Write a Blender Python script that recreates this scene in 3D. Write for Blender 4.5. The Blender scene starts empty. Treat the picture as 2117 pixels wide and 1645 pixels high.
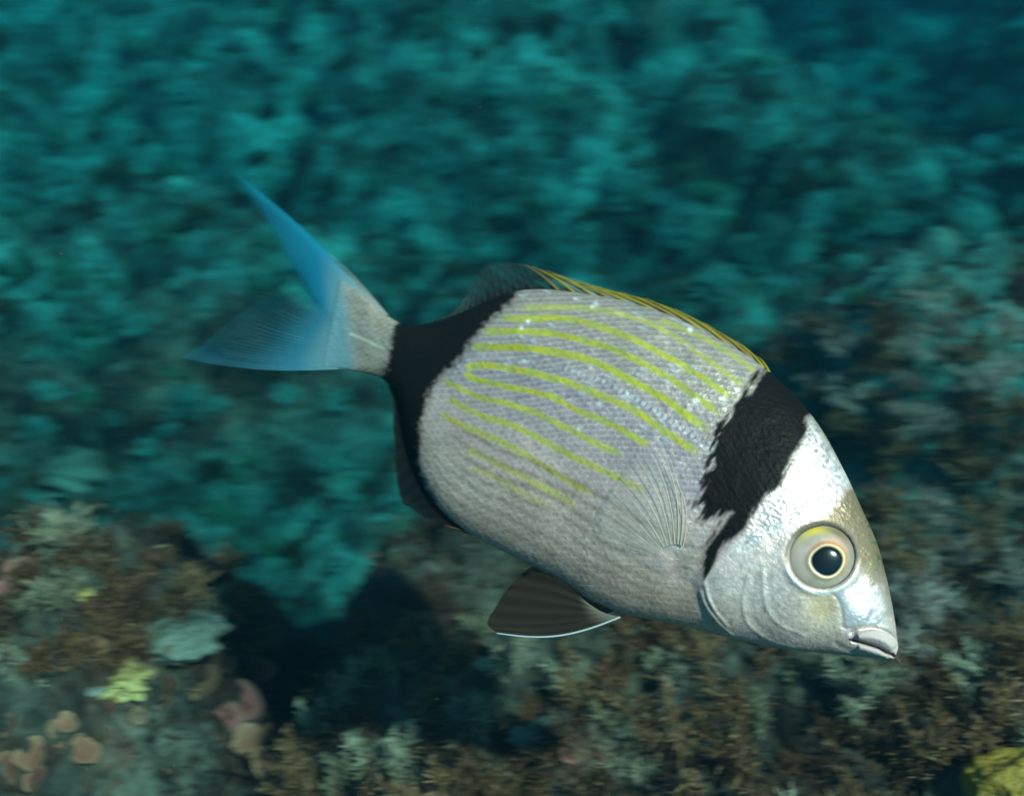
import bpy, math, random
import numpy as np

rng = np.random.default_rng(7)
random.seed(7)
S = bpy.context.scene
COL = S.collection

# ------------------------------------------------------------------ camera, light, exposure
LENS, PITCH = 35.0, 60.0
PW, PH = 2117.0, 1645.0
FPX = PW * LENS / 36.0
cam_d = bpy.data.cameras.new('camera')
cam = bpy.data.objects.new('camera', cam_d)
COL.objects.link(cam)
cam_d.lens = LENS; cam_d.sensor_width = 36.0; cam_d.sensor_fit = 'HORIZONTAL'
cam_d.clip_start = 0.02; cam_d.clip_end = 100
cam.location = (0, 0, 0)
cam.rotation_euler = (math.radians(PITCH), 0, 0)
cam_d.dof.use_dof = True
cam_d.dof.focus_distance = 0.438
cam_d.dof.aperture_fstop = 11.0
cam_d.dof.aperture_ratio = 0.23
S.camera = cam
_c, _s = math.cos(math.radians(PITCH)), math.sin(math.radians(PITCH))
RC = np.array([[1, 0, 0], [0, _c, -_s], [0, _s, _c]])        # camera -> world

SUN_CAM = np.array([0.48, 0.42, 0.78]); SUN_CAM /= np.linalg.norm(SUN_CAM)
SUN = RC @ SUN_CAM
w = bpy.data.worlds.new('World'); S.world = w; w.use_nodes = True
wn = w.node_tree.nodes; wn.clear()
sky = wn.new('ShaderNodeTexSky'); sky.sky_type = 'NISHITA'; sky.sun_disc = False
sky.sun_elevation = math.asin(SUN[2]); sky.sun_rotation = math.atan2(SUN[0], SUN[1])
bg = wn.new('ShaderNodeBackground'); bg.inputs['Strength'].default_value = 0.06
wo = wn.new('ShaderNodeOutputWorld')
w.node_tree.links.new(sky.outputs[0], bg.inputs[0]); w.node_tree.links.new(bg.outputs[0], wo.inputs[0])
sd = bpy.data.lights.new('sun', 'SUN'); sd.energy = 5.0; sd.angle = math.radians(2.0)
sd.color = (1.0, 0.61, 0.50)
sun = bpy.data.objects.new('sun', sd); COL.objects.link(sun)
from mathutils import Vector
sun.rotation_euler = Vector(SUN).to_track_quat('Z', 'Y').to_euler()
S.view_settings.view_transform = 'Standard'; S.view_settings.look = 'None'
S.view_settings.gamma = 1; S.view_settings.use_curve_mapping = False
S.view_settings.exposure = 1.3
S.cycles.use_denoising = True
S.cycles.max_bounces = 6; S.cycles.diffuse_bounces = 2; S.cycles.volume_bounces = 1
S.cycles.transparent_max_bounces = 24
S.cycles.caustics_reflective = False; S.cycles.caustics_refractive = False

# ------------------------------------------------------------------ helpers
def mesh_np(name, V, quads=None, tris=None, smooth=True, attrs=None):
    V = np.asarray(V, dtype=np.float32)
    me = bpy.data.meshes.new(name)
    me.vertices.add(len(V)); me.vertices.foreach_set('co', V.ravel())
    idx, tot = [], []
    if quads is not None and len(quads):
        q = np.asarray(quads, dtype=np.int32); idx.append(q.ravel()); tot.append(np.full(len(q), 4, np.int32))
    if tris is not None and len(tris):
        t = np.asarray(tris, dtype=np.int32); idx.append(t.ravel()); tot.append(np.full(len(t), 3, np.int32))
    idx = np.concatenate(idx); tot = np.concatenate(tot)
    me.loops.add(len(idx)); me.loops.foreach_set('vertex_index', idx)
    me.polygons.add(len(tot))
    st = np.zeros(len(tot), np.int32); st[1:] = np.cumsum(tot)[:-1]
    me.polygons.foreach_set('loop_start', st)
    me.polygons.foreach_set('use_smooth', np.full(len(tot), smooth))
    for k, a in (attrs or {}).items():
        a = np.asarray(a, dtype=np.float32)
        if a.ndim == 1:
            at = me.attributes.new(k, 'FLOAT', 'POINT'); at.data.foreach_set('value', a)
        else:
            at = me.attributes.new(k, 'FLOAT_COLOR', 'POINT')
            at.data.foreach_set('color', np.concatenate([a, np.ones((len(a), 1), np.float32)], 1).ravel())
    me.update(calc_edges=True)
    return me

def link(name, me, mat=None, parent=None, loc=None):
    if mat is not None and len(me.materials) == 0: me.materials.append(mat)
    o = bpy.data.objects.new(name, me); COL.objects.link(o)
    if parent is not None: o.parent = parent
    if loc is not None: o.location = [float(v) for v in loc]
    return o

def tag(o, label=None, cat=None, group=None, kind=None):
    for k, v in (('label', label), ('category', cat), ('group', group), ('kind', kind)):
        if v: o[k] = v
    return o

def grid_quads(nu, nv, closed_v=False):
    i = np.arange(nu - 1)[:, None]; j = np.arange(nv if closed_v else nv - 1)[None, :]
    a = i * nv + j; b = i * nv + (j + 1) % nv
    c = (i + 1) * nv + (j + 1) % nv; d = (i + 1) * nv + j
    return np.stack([a + 0 * b, b + 0 * a, c, d], -1).reshape(-1, 4)

def sstep(a, b, x):
    t = np.clip((x - a) / (b - a), 0, 1); return t * t * (3 - 2 * t)

def hash3(i, j, k, seed=0):
    i = i.astype(np.int64); j = j.astype(np.int64); k = k.astype(np.int64)
    h = (i * 374761393 + j * 668265263 + k * 2147483647 + seed * 1274126177) & 0xffffffff
    h = ((h ^ (h >> 13)) * 1274126177) & 0xffffffff
    h = ((h ^ (h >> 16)) * 2246822519) & 0xffffffff
    return ((h ^ (h >> 15)) & 0xffffff) / float(0xffffff)

def vnoise(p, seed=0):                      # value noise 3-D, -1..1
    p = np.asarray(p, float); f = np.floor(p); t = p - f; t = t * t * t * (t * (6 * t - 15) + 10)
    f = f.astype(np.int64); r = 0
    for dx in (0, 1):
        wx = t[..., 0] if dx else 1 - t[..., 0]
        for dy in (0, 1):
            wy = t[..., 1] if dy else 1 - t[..., 1]
            for dz in (0, 1):
                wz = t[..., 2] if dz else 1 - t[..., 2]
                r = r + wx * wy * wz * hash3(f[..., 0] + dx, f[..., 1] + dy, f[..., 2] + dz, seed)
    return r * 2 - 1

def fbm(p, octv=4, seed=0, gain=0.5):
    a, r, s = 1.0, 0, 1.0
    for o in range(octv):
        r = r + a * vnoise(np.asarray(p) * s + 17.3 * o, seed + o); a *= gain; s *= 2.03
    return r

def bumps2(x, y, cell, seed):               # rounded lumps on a jittered grid, 0..1
    gx, gy = np.floor(x / cell), np.floor(y / cell); best = np.zeros_like(x)
    for dx in (-1, 0, 1):
        for dy in (-1, 0, 1):
            cx, cy = gx + dx, gy + dy
            z = np.zeros_like(cx)
            px = (cx + hash3(cx, cy, z, seed)) * cell; py = (cy + hash3(cx, cy, z, seed + 1)) * cell
            R = cell * (0.45 + 0.5 * hash3(cx, cy, z, seed + 2))
            d2 = ((x - px) ** 2 + (y - py) ** 2) / R ** 2
            best = np.maximum(best, np.sqrt(np.clip(1 - d2, 0, 1)) * R / cell)
    return best

def spline(pts, n):                          # Catmull-Rom through pts, n samples
    P = np.asarray(pts, float); m = len(P)
    P = np.vstack([2 * P[0] - P[1], P, 2 * P[-1] - P[-2]])
    u = np.linspace(0, m - 1 - 1e-9, n); i = np.floor(u).astype(int); t = (u - i)[:, None]
    p0, p1, p2, p3 = P[i], P[i + 1], P[i + 2], P[i + 3]
    return 0.5 * (2 * p1 + (p2 - p0) * t + (2 * p0 - 5 * p1 + 4 * p2 - p3) * t ** 2 + (3 * p1 - p0 - 3 * p2 + p3) * t ** 3)

def poly_dist(X, Y, pts, n=60):              # distance to a smooth curve and the position along it 0..1
    C = spline(pts, n); best = np.full(X.shape, 1e9); par = np.zeros(X.shape)
    for k in range(n - 1):
        a, b = C[k], C[k + 1]; d = b - a; L = d @ d + 1e-9
        t = np.clip(((X - a[0]) * d[0] + (Y - a[1]) * d[1]) / L, 0, 1)
        dd = (X - a[0] - t * d[0]) ** 2 + (Y - a[1] - t * d[1]) ** 2
        m = dd < best; best = np.where(m, dd, best); par = np.where(m, (k + t) / (n - 1), par)
    return np.sqrt(best), par

def poly_sd(X, Y, pts):                      # signed distance to a polygon, positive inside
    P = np.asarray(pts, float); best = np.full(X.shape, 1e9); ins = np.zeros(X.shape, bool)
    for k in range(len(P)):
        a, b = P[k], P[(k + 1) % len(P)]; d = b - a; L = d @ d + 1e-9
        t = np.clip(((X - a[0]) * d[0] + (Y - a[1]) * d[1]) / L, 0, 1)
        best = np.minimum(best, (X - a[0] - t * d[0]) ** 2 + (Y - a[1] - t * d[1]) ** 2)
        c = (a[1] > Y) != (b[1] > Y)
        xi = (b[0] - a[0]) * (Y - a[1]) / (b[1] - a[1] + 1e-12) + a[0]
        ins ^= c & (X < xi)
    return np.where(ins, 1, -1) * np.sqrt(best)

def px_ray(X, Y):
    return np.stack([(np.asarray(X, float) - PW / 2) / FPX, -(np.asarray(Y, float) - PH / 2) / FPX, -np.ones_like(np.asarray(X, float))], -1)

def to_px(Pc):
    return PW / 2 + FPX * Pc[..., 0] / -Pc[..., 2], PH / 2 - FPX * Pc[..., 1] / -Pc[..., 2]

# node material helper
class NT:
    def __init__(self, name):
        self.m = bpy.data.materials.new(name); self.m.use_nodes = True
        self.t = self.m.node_tree; self.t.nodes.clear()
        self.out = self.t.nodes.new('ShaderNodeOutputMaterial')
    def n(self, typ, **kw):
        nd = self.t.nodes.new(typ)
        for k, v in kw.items():
            if k.startswith('i_'):
                key = k[2:]; key = int(key) if key.isdigit() else key.replace('_', ' ')
                nd.inputs[key].default_value = v
            else: setattr(nd, k, v)
        return nd
    def l(self, a, b): self.t.links.new(a, b)

def ramp(nt, src, stops, interp='LINEAR'):
    r = nt.n('ShaderNodeValToRGB'); r.color_ramp.interpolation = interp
    e = r.color_ramp.elements
    while len(e) < len(stops): e.new(0.5)
    for k, (p, c) in enumerate(stops): e[k].position = p; e[k].color = (*c, 1)
    nt.l(src, r.inputs[0]); return r.outputs[0]

# ------------------------------------------------------------------ seabed
def H(x, y):
    x = np.asarray(x, float); y = np.asarray(y, float)
    z0 = np.zeros_like(x)
    p = np.stack([x, y, z0], -1)
    wob = 0.05 * vnoise(p * 5, 13) + 0.02 * vnoise(p * 14, 14)
    ledge = sstep(0.92, 0.74, y + wob + 0.10 * np.exp(-((x + 0.19) / 0.09) ** 2) + 0.13 * sstep(-0.22, -0.45, x))
    h = -1.02 + 0.07 * fbm(p * 1.0, 2, 3) + 0.42 * ledge
    far = sstep(1.8, 3.2, y)
    # ridge at the left and centre far side, lower ground behind it on the right
    edge = x - (0.42 + 0.10 * (y - 3.5)) + 0.18 * vnoise(p * 1.5, 9)
    h += far * (0.16 * (1 - sstep(-0.15, 0.35, edge)) - 0.40 * sstep(0.0, 0.7, edge))
    h += 0.42 * np.exp(-(((x - 1.9) / 0.5) ** 2 + ((y - 4.2) / 0.7) ** 2))
    h -= 0.25 * np.exp(-(((x - 1.7) / 0.45) ** 2 + ((y - 3.2) / 0.45) ** 2))
    # mound on the right, in front of the fish
    h += 0.46 * sstep(1.25, 0.45, np.hypot((x - 0.62) / 0.36, (y - 1.02) / 0.34)) * (1 - ledge)
    # foreground rock at the left, hollow behind it
    h += 0.07 * np.exp(-(((x + 0.33) / 0.15) ** 2 + ((y - 0.58) / 0.10) ** 2))
    h -= 0.16 * np.exp(-(((x + 0.19) / 0.07) ** 2 + ((y - 0.62) / 0.14) ** 2))
    h -= 0.20 * sstep(-.18, -.42, x) * sstep(.60, .78, y) * ledge
    h += 0.0 * np.exp(-(((x + 0.62) / 0.14) ** 2 + ((y - 0.92) / 0.15) ** 2))
    # lumps
    wx = x + 0.04 * vnoise(p * 6, 21); wy = y + 0.04 * vnoise(p * 6, 22)
    fr = sstep(0.85, 1.3, y) * (1 - 0.5 * sstep(1.2, 0.6, np.hypot((x - 0.62) / 0.36, (y - 1.02) / 0.34)))
    h += (.35 * sstep(1.2, 1.8, y) + .65 * far) * 0.46 * bumps2(wx, wy, 0.95, 37)
    h += fr * (0.26 * bumps2(wx, wy, 0.50, 31) + 0.15 * bumps2(wx, wy, 0.23, 41)) + (1 - fr) * 0.055 * bumps2(wx, wy, 0.13, 43)
    h += (0.6 + 0.5 * fr) * 0.05 * bumps2(wx, wy, 0.075, 51) + 0.012 * (1 - .7 * far) * bumps2(wx, wy, 0.027, 61)
    h += 0.012 * fbm(p * 28, 3, 71)
    return h

NY, NX = 760, 620
yy = 0.18 * (10.0 / 0.18) ** np.linspace(0, 1, NY)
uu = np.linspace(-1, 1, NX)
X2 = uu[None, :] * (0.35 + 0.95 * yy[:, None]); Y2 = np.repeat(yy[:, None], NX, 1)
Z2 = H(X2, Y2)
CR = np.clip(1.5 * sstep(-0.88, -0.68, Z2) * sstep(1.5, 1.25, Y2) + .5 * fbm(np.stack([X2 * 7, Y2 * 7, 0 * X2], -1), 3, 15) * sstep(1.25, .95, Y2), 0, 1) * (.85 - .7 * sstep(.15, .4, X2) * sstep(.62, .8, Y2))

m = NT('seabed rock')
tc = m.n('ShaderNodeTexCoord')
n1 = m.n('ShaderNodeTexNoise', i_Scale=7.0, i_Detail=6.0, i_Roughness=0.65); m.l(tc.outputs['Object'], n1.inputs['Vector'])
n2 = m.n('ShaderNodeTexNoise', i_Scale=60.0, i_Detail=6.0, i_Roughness=0.7); m.l(tc.outputs['Object'], n2.inputs['Vector'])
n3 = m.n('ShaderNodeTexNoise', i_Scale=16.0, i_Detail=4.0, i_Roughness=0.6); m.l(tc.outputs['Object'], n3.inputs['Vector'])
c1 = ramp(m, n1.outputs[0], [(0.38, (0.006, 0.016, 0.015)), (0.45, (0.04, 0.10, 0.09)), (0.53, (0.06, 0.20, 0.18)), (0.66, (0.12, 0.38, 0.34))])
c2 = ramp(m, n2.outputs[0], [(0.35, (0.25, 0.22, 0.2)), (0.6, (1.0, 1.0, 1.0)), (0.75, (1.35, 1.2, 1.0))])
c3 = ramp(m, n3.outputs[0], [(0.52, (1, 1, 1)), (0.62, (1.1, 0.62, 0.55)), (0.72, (0.9, 0.45, 0.42))])
mx = m.n('ShaderNodeMix', data_type='RGBA', blend_type='MULTIPLY'); mx.inputs[0].default_value = 1
m.l(c1, mx.inputs[6]); m.l(c2, mx.inputs[7])
mx2 = m.n('ShaderNodeMix', data_type='RGBA', blend_type='MULTIPLY'); mx2.inputs[0].default_value = 1
m.l(mx.outputs[2], mx2.inputs[6]); m.l(c3, mx2.inputs[7])
bp = m.n('ShaderNodeBump', i_Strength=0.8, i_Distance=0.006); m.l(n2.outputs[0], bp.inputs['Height'])
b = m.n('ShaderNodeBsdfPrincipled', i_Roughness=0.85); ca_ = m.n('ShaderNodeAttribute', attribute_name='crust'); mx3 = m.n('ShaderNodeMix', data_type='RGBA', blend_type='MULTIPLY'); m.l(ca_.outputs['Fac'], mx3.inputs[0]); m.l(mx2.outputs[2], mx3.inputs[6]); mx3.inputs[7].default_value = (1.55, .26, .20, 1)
m.l(mx3.outputs[2], b.inputs['Base Color']); m.l(bp.outputs[0], b.inputs['Normal'])
b.inputs['Specular IOR Level'].default_value = 0.15
m.l(b.outputs[0], m.out.inputs[0])
M_ROCK = m.m

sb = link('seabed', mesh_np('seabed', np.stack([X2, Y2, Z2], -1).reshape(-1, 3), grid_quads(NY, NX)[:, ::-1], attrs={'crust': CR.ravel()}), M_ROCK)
tag(sb, kind='structure')

def ground_hit(X, Y):
    r = (RC @ px_ray(X, Y)); r = r / np.linalg.norm(r)
    t = np.arange(0.45, 9.5, 0.007)
    P = r[None, :] * t[:, None]
    below = P[:, 2] < H(P[:, 0], P[:, 1])
    k = int(np.argmax(below)) if below.any() else len(t) - 1
    return P[k], t[k]

# ------------------------------------------------------------------ water volume
m = NT('water haze')
pv = m.n('ShaderNodeVolumePrincipled')
pv.inputs['Color'].default_value = (0.002, 0.010, 0.014, 1)
pv.inputs['Density'].default_value = 1.36
pv.inputs['Absorption Color'].default_value = (0.024, 0.625, 0.70, 1)
m.l(pv.outputs[0], m.out.inputs['Volume'])
x0, x1, y0, y1, z0, z1 = -11.5, 11.5, -1.5, 11.0, -3.0, 0.08
hv = [(x0, y0, z0), (x1, y0, z0), (x1, y1, z0), (x0, y1, z0), (x0, y0, z1), (x1, y0, z1), (x1, y1, z1), (x0, y1, z1)]
hz = link('haze', mesh_np('haze', hv, [(0, 3, 2, 1), (4, 5, 6, 7), (0, 1, 5, 4), (1, 2, 6, 5), (2, 3, 7, 6), (3, 0, 4, 7)], smooth=False), m.m)
tag(hz, kind='stuff')

# ------------------------------------------------------------------ algae
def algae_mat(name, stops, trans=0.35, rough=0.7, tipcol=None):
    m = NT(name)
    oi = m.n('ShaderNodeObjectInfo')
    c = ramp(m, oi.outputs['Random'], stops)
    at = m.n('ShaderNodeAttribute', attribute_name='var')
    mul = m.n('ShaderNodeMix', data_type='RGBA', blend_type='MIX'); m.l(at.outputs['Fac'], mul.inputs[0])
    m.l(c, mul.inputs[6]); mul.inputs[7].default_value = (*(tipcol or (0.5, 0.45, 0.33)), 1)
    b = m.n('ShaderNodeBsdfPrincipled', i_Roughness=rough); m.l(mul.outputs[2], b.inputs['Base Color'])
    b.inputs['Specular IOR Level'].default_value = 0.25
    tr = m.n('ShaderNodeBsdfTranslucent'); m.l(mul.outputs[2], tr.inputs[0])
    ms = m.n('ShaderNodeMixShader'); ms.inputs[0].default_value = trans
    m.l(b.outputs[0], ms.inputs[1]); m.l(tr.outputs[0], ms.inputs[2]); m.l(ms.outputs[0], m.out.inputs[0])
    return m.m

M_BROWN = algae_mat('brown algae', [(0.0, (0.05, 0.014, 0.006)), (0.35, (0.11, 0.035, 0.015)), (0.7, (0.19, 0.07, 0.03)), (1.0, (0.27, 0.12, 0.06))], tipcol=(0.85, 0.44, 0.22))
M_PALE = algae_mat('pale algae', [(0.0, (0.26, 0.18, 0.10)), (0.5, (0.38, 0.28, 0.18)), (1.0, (0.48, 0.38, 0.27))], tipcol=(0.68, 0.54, 0.38))
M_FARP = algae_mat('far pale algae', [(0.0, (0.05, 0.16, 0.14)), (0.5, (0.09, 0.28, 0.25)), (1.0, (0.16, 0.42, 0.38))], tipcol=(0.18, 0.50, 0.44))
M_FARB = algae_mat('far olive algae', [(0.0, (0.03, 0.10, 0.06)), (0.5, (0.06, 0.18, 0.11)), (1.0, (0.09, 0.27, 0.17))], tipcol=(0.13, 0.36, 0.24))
M_GREYPINK = algae_mat('grey pink algae', [(0.0, (0.30, 0.17, 0.14)), (0.5, (0.46, 0.30, 0.25)), (1.0, (0.56, 0.40, 0.34))], tipcol=(0.85, 0.62, 0.52))
M_DARK = algae_mat('dark algae', [(0.0, (0.02, 0.02, 0.012)), (0.5, (0.05, 0.045, 0.025)), (1.0, (0.10, 0.08, 0.045))], tipcol=(0.14, 0.13, 0.08))
M_TAN = algae_mat('tan leafy algae', [(0.0, (0.17, 0.05, 0.035)), (0.4, (0.28, 0.085, 0.05)), (0.7, (0.34, 0.13, 0.07)), (1.0, (0.22, 0.12, 0.08))], trans=0.2, tipcol=(0.60, 0.30, 0.17))
M_RED = algae_mat('red leafy algae', [(0.0, (0.20, 0.035, 0.03)), (0.5, (0.30, 0.07, 0.055)), (1.0, (0.38, 0.13, 0.10))], trans=0.2, tipcol=(0.5, 0.25, 0.2))

def blades(P0, D, L, W, bend, r):
    """thin tapered two-segment blades: root points, directions, lengths, widths"""
    n = len(P0)
    D = D / np.linalg.norm(D, axis=1, keepdims=True)
    side = np.cross(D, r.normal(size=(n, 3))); side /= np.linalg.norm(side, axis=1, keepdims=True) + 1e-9
    B = np.cross(D, side)
    L = L[:, None]; W = W[:, None]
    mid = P0 + D * L * 0.5 + B * L * bend[:, None] * 0.25
    tip = P0 + D * L * 0.95 + B * L * bend[:, None]
    V = np.stack([P0 - side * W, P0 + side * W, mid + side * W * 0.85, mid - side * W * 0.85, tip + side * W * 0.35, tip - side * W * 0.35], 1)
    base = np.arange(n)[:, None] * 6
    q = np.concatenate([base + np.array([[0, 1, 2, 3]]), base + np.array([[3, 2, 4, 5]])])
    tt = np.tile(np.array([0, 0, .5, .5, 1, 1.]), n)
    return V.reshape(-1, 3), q, tt

def tuft_puff(seed, nstem=26, per=26, flat=0.75, wid=0.018):
    """rounded bushy tuft, unit radius: short branching stems whose tips carry many fine blades"""
    r = np.random.default_rng(seed)
    d = r.normal(size=(nstem, 3)); d[:, 2] = np.abs(d[:, 2]) + 0.15; d /= np.linalg.norm(d, axis=1, keepdims=True)
    Ls = r.uniform(0.45, 0.95, nstem)
    V1, q1, t1 = blades(np.zeros((nstem, 3)), d, Ls, np.full(nstem, wid * 1.6), r.normal(0, .15, nstem), r)
    k = np.repeat(np.arange(nstem), per); f = r.uniform(0.35, 1.0, len(k))
    P = d[k] * (Ls[k] * f)[:, None] + r.normal(0, 0.05, (len(k), 3))
    D = d[k] * 0.7 + r.normal(0, 0.65, (len(k), 3)); D[:, 2] += 0.15
    V2, q2, t2 = blades(P, D, r.uniform(0.10, 0.30, len(k)), r.uniform(0.5, 1.3, len(k)) * wid, r.normal(0, .3, len(k)), r)
    V = np.concatenate([V1, V2]); V[:, 2] *= flat
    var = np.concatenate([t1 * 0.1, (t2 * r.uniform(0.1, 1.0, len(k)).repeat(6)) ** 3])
    return V, np.concatenate([q1, q2 + len(V1)]), var

def tuft_feather(seed, nstem=7, per=70, wid=0.016):
    """upright feathery tuft, unit height: a few plumes, each a stem set with side filaments"""
    r = np.random.default_rng(seed)
    Vs, qs, vs, off = [], [], [], 0
    for s in range(nstem):
        a = r.uniform(0, 6.28); lean = r.uniform(0.05, 0.6)
        d = np.array([math.cos(a) * lean, math.sin(a) * lean, 1.0]); d /= np.linalg.norm(d)
        L = r.uniform(0.5, 1.0); root = np.array([math.cos(a), math.sin(a), 0]) * r.uniform(0, 0.2)
        curve = r.normal(0, 0.12, 3)
        t = r.uniform(0.12, 1.0, per)
        ax = root + d * (t * L)[:, None] + curve * (t ** 2)[:, None]
        D = r.normal(0, 1, (per, 3)); D -= (D @ d)[:, None] * d * 0.8; D += d * 0.7
        ln = (0.30 - 0.22 * t) * r.uniform(0.6, 1.2, per)
        V, q, tt = blades(ax, D, ln, np.full(per, wid * 0.8), r.normal(0, .25, per), r)
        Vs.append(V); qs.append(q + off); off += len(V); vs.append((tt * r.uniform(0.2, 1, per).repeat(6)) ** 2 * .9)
        ts = np.linspace(0, 1, 7); st = root + d * (ts * L)[:, None] + curve * (ts ** 2)[:, None]
        V, q, tt = blades(st[:-1], np.diff(st, axis=0) * 2.0, np.linalg.norm(np.diff(st, axis=0), axis=1) * 1.1, np.full(6, wid * 1.1), np.zeros(6), r)
        Vs.append(V); qs.append(q + off); off += len(V); vs.append(tt * 0.1)
    return np.concatenate(Vs), np.concatenate(qs), np.concatenate(vs)

def make_tufts(fn, name, n, mat, seed0, **kw):
    out = []
    for k in range(n):
        V, q, v = fn(seed0 + k, **kw)
        me = mesh_np(name, V, q, smooth=True, attrs={'var': v}); me.materials.append(mat); out.append(me)
    return out
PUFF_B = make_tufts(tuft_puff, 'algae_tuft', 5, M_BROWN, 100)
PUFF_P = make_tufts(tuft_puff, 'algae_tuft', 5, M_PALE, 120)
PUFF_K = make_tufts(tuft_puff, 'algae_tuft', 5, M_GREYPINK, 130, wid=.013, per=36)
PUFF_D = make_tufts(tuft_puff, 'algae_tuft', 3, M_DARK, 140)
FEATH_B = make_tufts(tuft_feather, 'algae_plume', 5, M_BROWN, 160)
FEATH_P = make_tufts(tuft_feather, 'algae_plume', 4, M_PALE, 180)
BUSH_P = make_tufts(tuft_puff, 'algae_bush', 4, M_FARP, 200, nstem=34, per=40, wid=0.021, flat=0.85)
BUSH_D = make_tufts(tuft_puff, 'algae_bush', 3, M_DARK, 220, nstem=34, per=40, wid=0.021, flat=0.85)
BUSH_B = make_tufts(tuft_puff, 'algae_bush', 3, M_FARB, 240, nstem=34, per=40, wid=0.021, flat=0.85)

def where(X, Y):
    """words for the part of the reef that shows at a spot of the photograph"""
    if Y > 1330 and X < 560: return 'on the crusted rock at the lower left'
    if Y > 1380 and X < 1250:
        return 'at the bottom edge ' + ('just right of the crusted rock' if X < 760 else 'below the pelvic fins' if X < 1010 else 'below the belly of the fish')
    if Y > 1360: return ('close under the chin of the fish' if Y < 1480 else 'at the bottom edge under the head') if X < 1640 else ('below the snout of the fish' if X < 1880 else 'near the olive sponge')
    if X > 1560 and Y > 640:
        return ('beside the nape of the fish' if Y < 900 else 'in front of the eye' if Y < 1150 else 'in front of the mouth') + (' at the right' if X > 2000 else '')
    if Y > 1180 and X >= 560: return 'in the dim hollow under the belly of the fish'
    if X < 560 and Y > 950: return ('high ' if Y < 1090 else 'low ' if Y > 1220 else 'midway ') + ('at the left edge above the crusted rock' if X < 110 else 'on the left ledge above the crusted rock' if X < 300 else 'beside the dark hollow at the left')
    col = ('at the left edge' if X < 160 else 'left of the tail fin' if X < 400 else 'near the tail fin' if X < 700 else 'near the narrow tail root' if X < 900 else
           'above the dark rear fin' if X < 1120 else 'above the yellow dorsal spines' if X < 1420 else 'above the nape' if X < 1700 else 'right of the nape' if X < 1950 else 'at the right edge')
    row = 'along the top edge' if Y < 130 else 'high on the far slope' if Y < 290 else 'on the middle slope' if Y < 470 else 'on the slope' if Y < 700 else 'on the lower slope' if Y < 930 else 'low on the slope'
    return row + ' ' + col

def put(meshes, name, X, Y, size, rot=None, adj='brown', what='algae tuft', cat='algae', group=None, sink=0.15, up=1.0, lim=(70, 110)):
    P, t = ground_hit(X, Y)
    me = meshes[int(rng.integers(len(meshes)))]
    o = link(name, me)
    o.location = (float(P[0]), float(P[1]), float(H(P[0], P[1])) - size * sink)
    o.rotation_euler = (rng.normal(0, .22), rng.normal(0, .22), rng.uniform(0, 6.28) if rot is None else rot)
    s = size * rng.uniform(0.92, 1.08); o.scale = (s, s, s * up)
    w_ = size / ground_hit(X, Y)[1] * FPX; sz = ('' if 'round' in adj else 'small ' if w_ < lim[0] else 'large ' if w_ > lim[1] else 'mid sized ')
    tag(o, f'{sz}{adj} {what} {where(X, Y)}', cat, group)
    return o

# near tufts (foreground reef, bottom and right)
def scatter_px(n, poly, mind, tries=4000):
    P = np.array(poly, float); lo, hi = P.min(0), P.max(0); out = []
    for _ in range(tries):
        q = rng.uniform(lo, hi)
        if poly_sd(np.array([q[0]]), np.array([q[1]]), poly)[0] <= 0: continue
        if all((q[0] - a) ** 2 + (q[1] - b) ** 2 > mind ** 2 for a, b in out): out.append(tuple(q))
        if len(out) >= n: break
    return out

for X, Y in scatter_px(70, [(620, 1700), (600, 1400), (780, 1290), (1300, 1290), (1500, 1360), (2150, 1380), (2150, 1720), (640, 1720)], 74):
    k = rng.random()
    if k < 0.48: put(PUFF_B, 'algae_tuft', X, Y, rng.uniform(.020, .042), adj='brown', what='algae tuft', group='bushy algae tufts on the near reef', lim=(64, 84))
    elif k < 0.62: put(PUFF_P, 'algae_tuft', X, Y, rng.uniform(.018, .036), adj='pale', what='algae tuft', group='bushy algae tufts on the near reef', lim=(64, 84))
    elif k < 0.84: put(FEATH_B, 'algae_plume', X, Y, rng.uniform(.04, .075), adj='brown', what='feathery algae plume', group='feathery algae plumes on the near reef', lim=(115, 150))
    else: put(FEATH_P, 'algae_plume', X, Y, rng.uniform(.035, .065), adj='pale', what='feathery algae plume', group='feathery algae plumes on the near reef', lim=(115, 150))
for X, Y in scatter_px(62, [(1600, 700), (1900, 600), (2150, 600), (2150, 1380), (1870, 1370), (1840, 1100)], 66):
    k = rng.random()
    if k < 0.30: put(PUFF_B, 'algae_tuft', X, Y, rng.uniform(.03, .055), adj='brown', what='algae tuft', group='bushy algae tufts on the near reef', lim=(64, 84))
    elif k < 0.80: put(PUFF_K, 'algae_tuft', X, Y, rng.uniform(.034, .058), adj='grey pink', what='algae tuft', group='bushy algae tufts on the near reef', lim=(64, 84))
    else: put(FEATH_B, 'algae_plume', X, Y, rng.uniform(.05, .085), adj='brown', what='feathery algae plume', group='feathery algae plumes on the near reef', lim=(115, 150))
for X, Y in scatter_px(34, [(-30, 900), (120, 980), (380, 1120), (520, 1230), (520, 1340), (-30, 1380)], 66):
    put(PUFF_B if rng.random() < .86 else PUFF_P, 'algae_tuft', X, Y, rng.uniform(.022, .045), adj='mottled', what='algae tuft', group='bushy algae tufts on the near reef', lim=(64, 84))
for X, Y, s in [(1600, 738, 42), (1685, 815, 52), (1768, 790, 40), (1885, 800, 50), (1545, 690, 36)]:
    put(PUFF_K, 'algae_tuft', X, Y, s / FPX * ground_hit(X, Y)[1], adj='pale round', what='algae puff', group='pale round algae puffs beside the nape of the fish')
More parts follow.
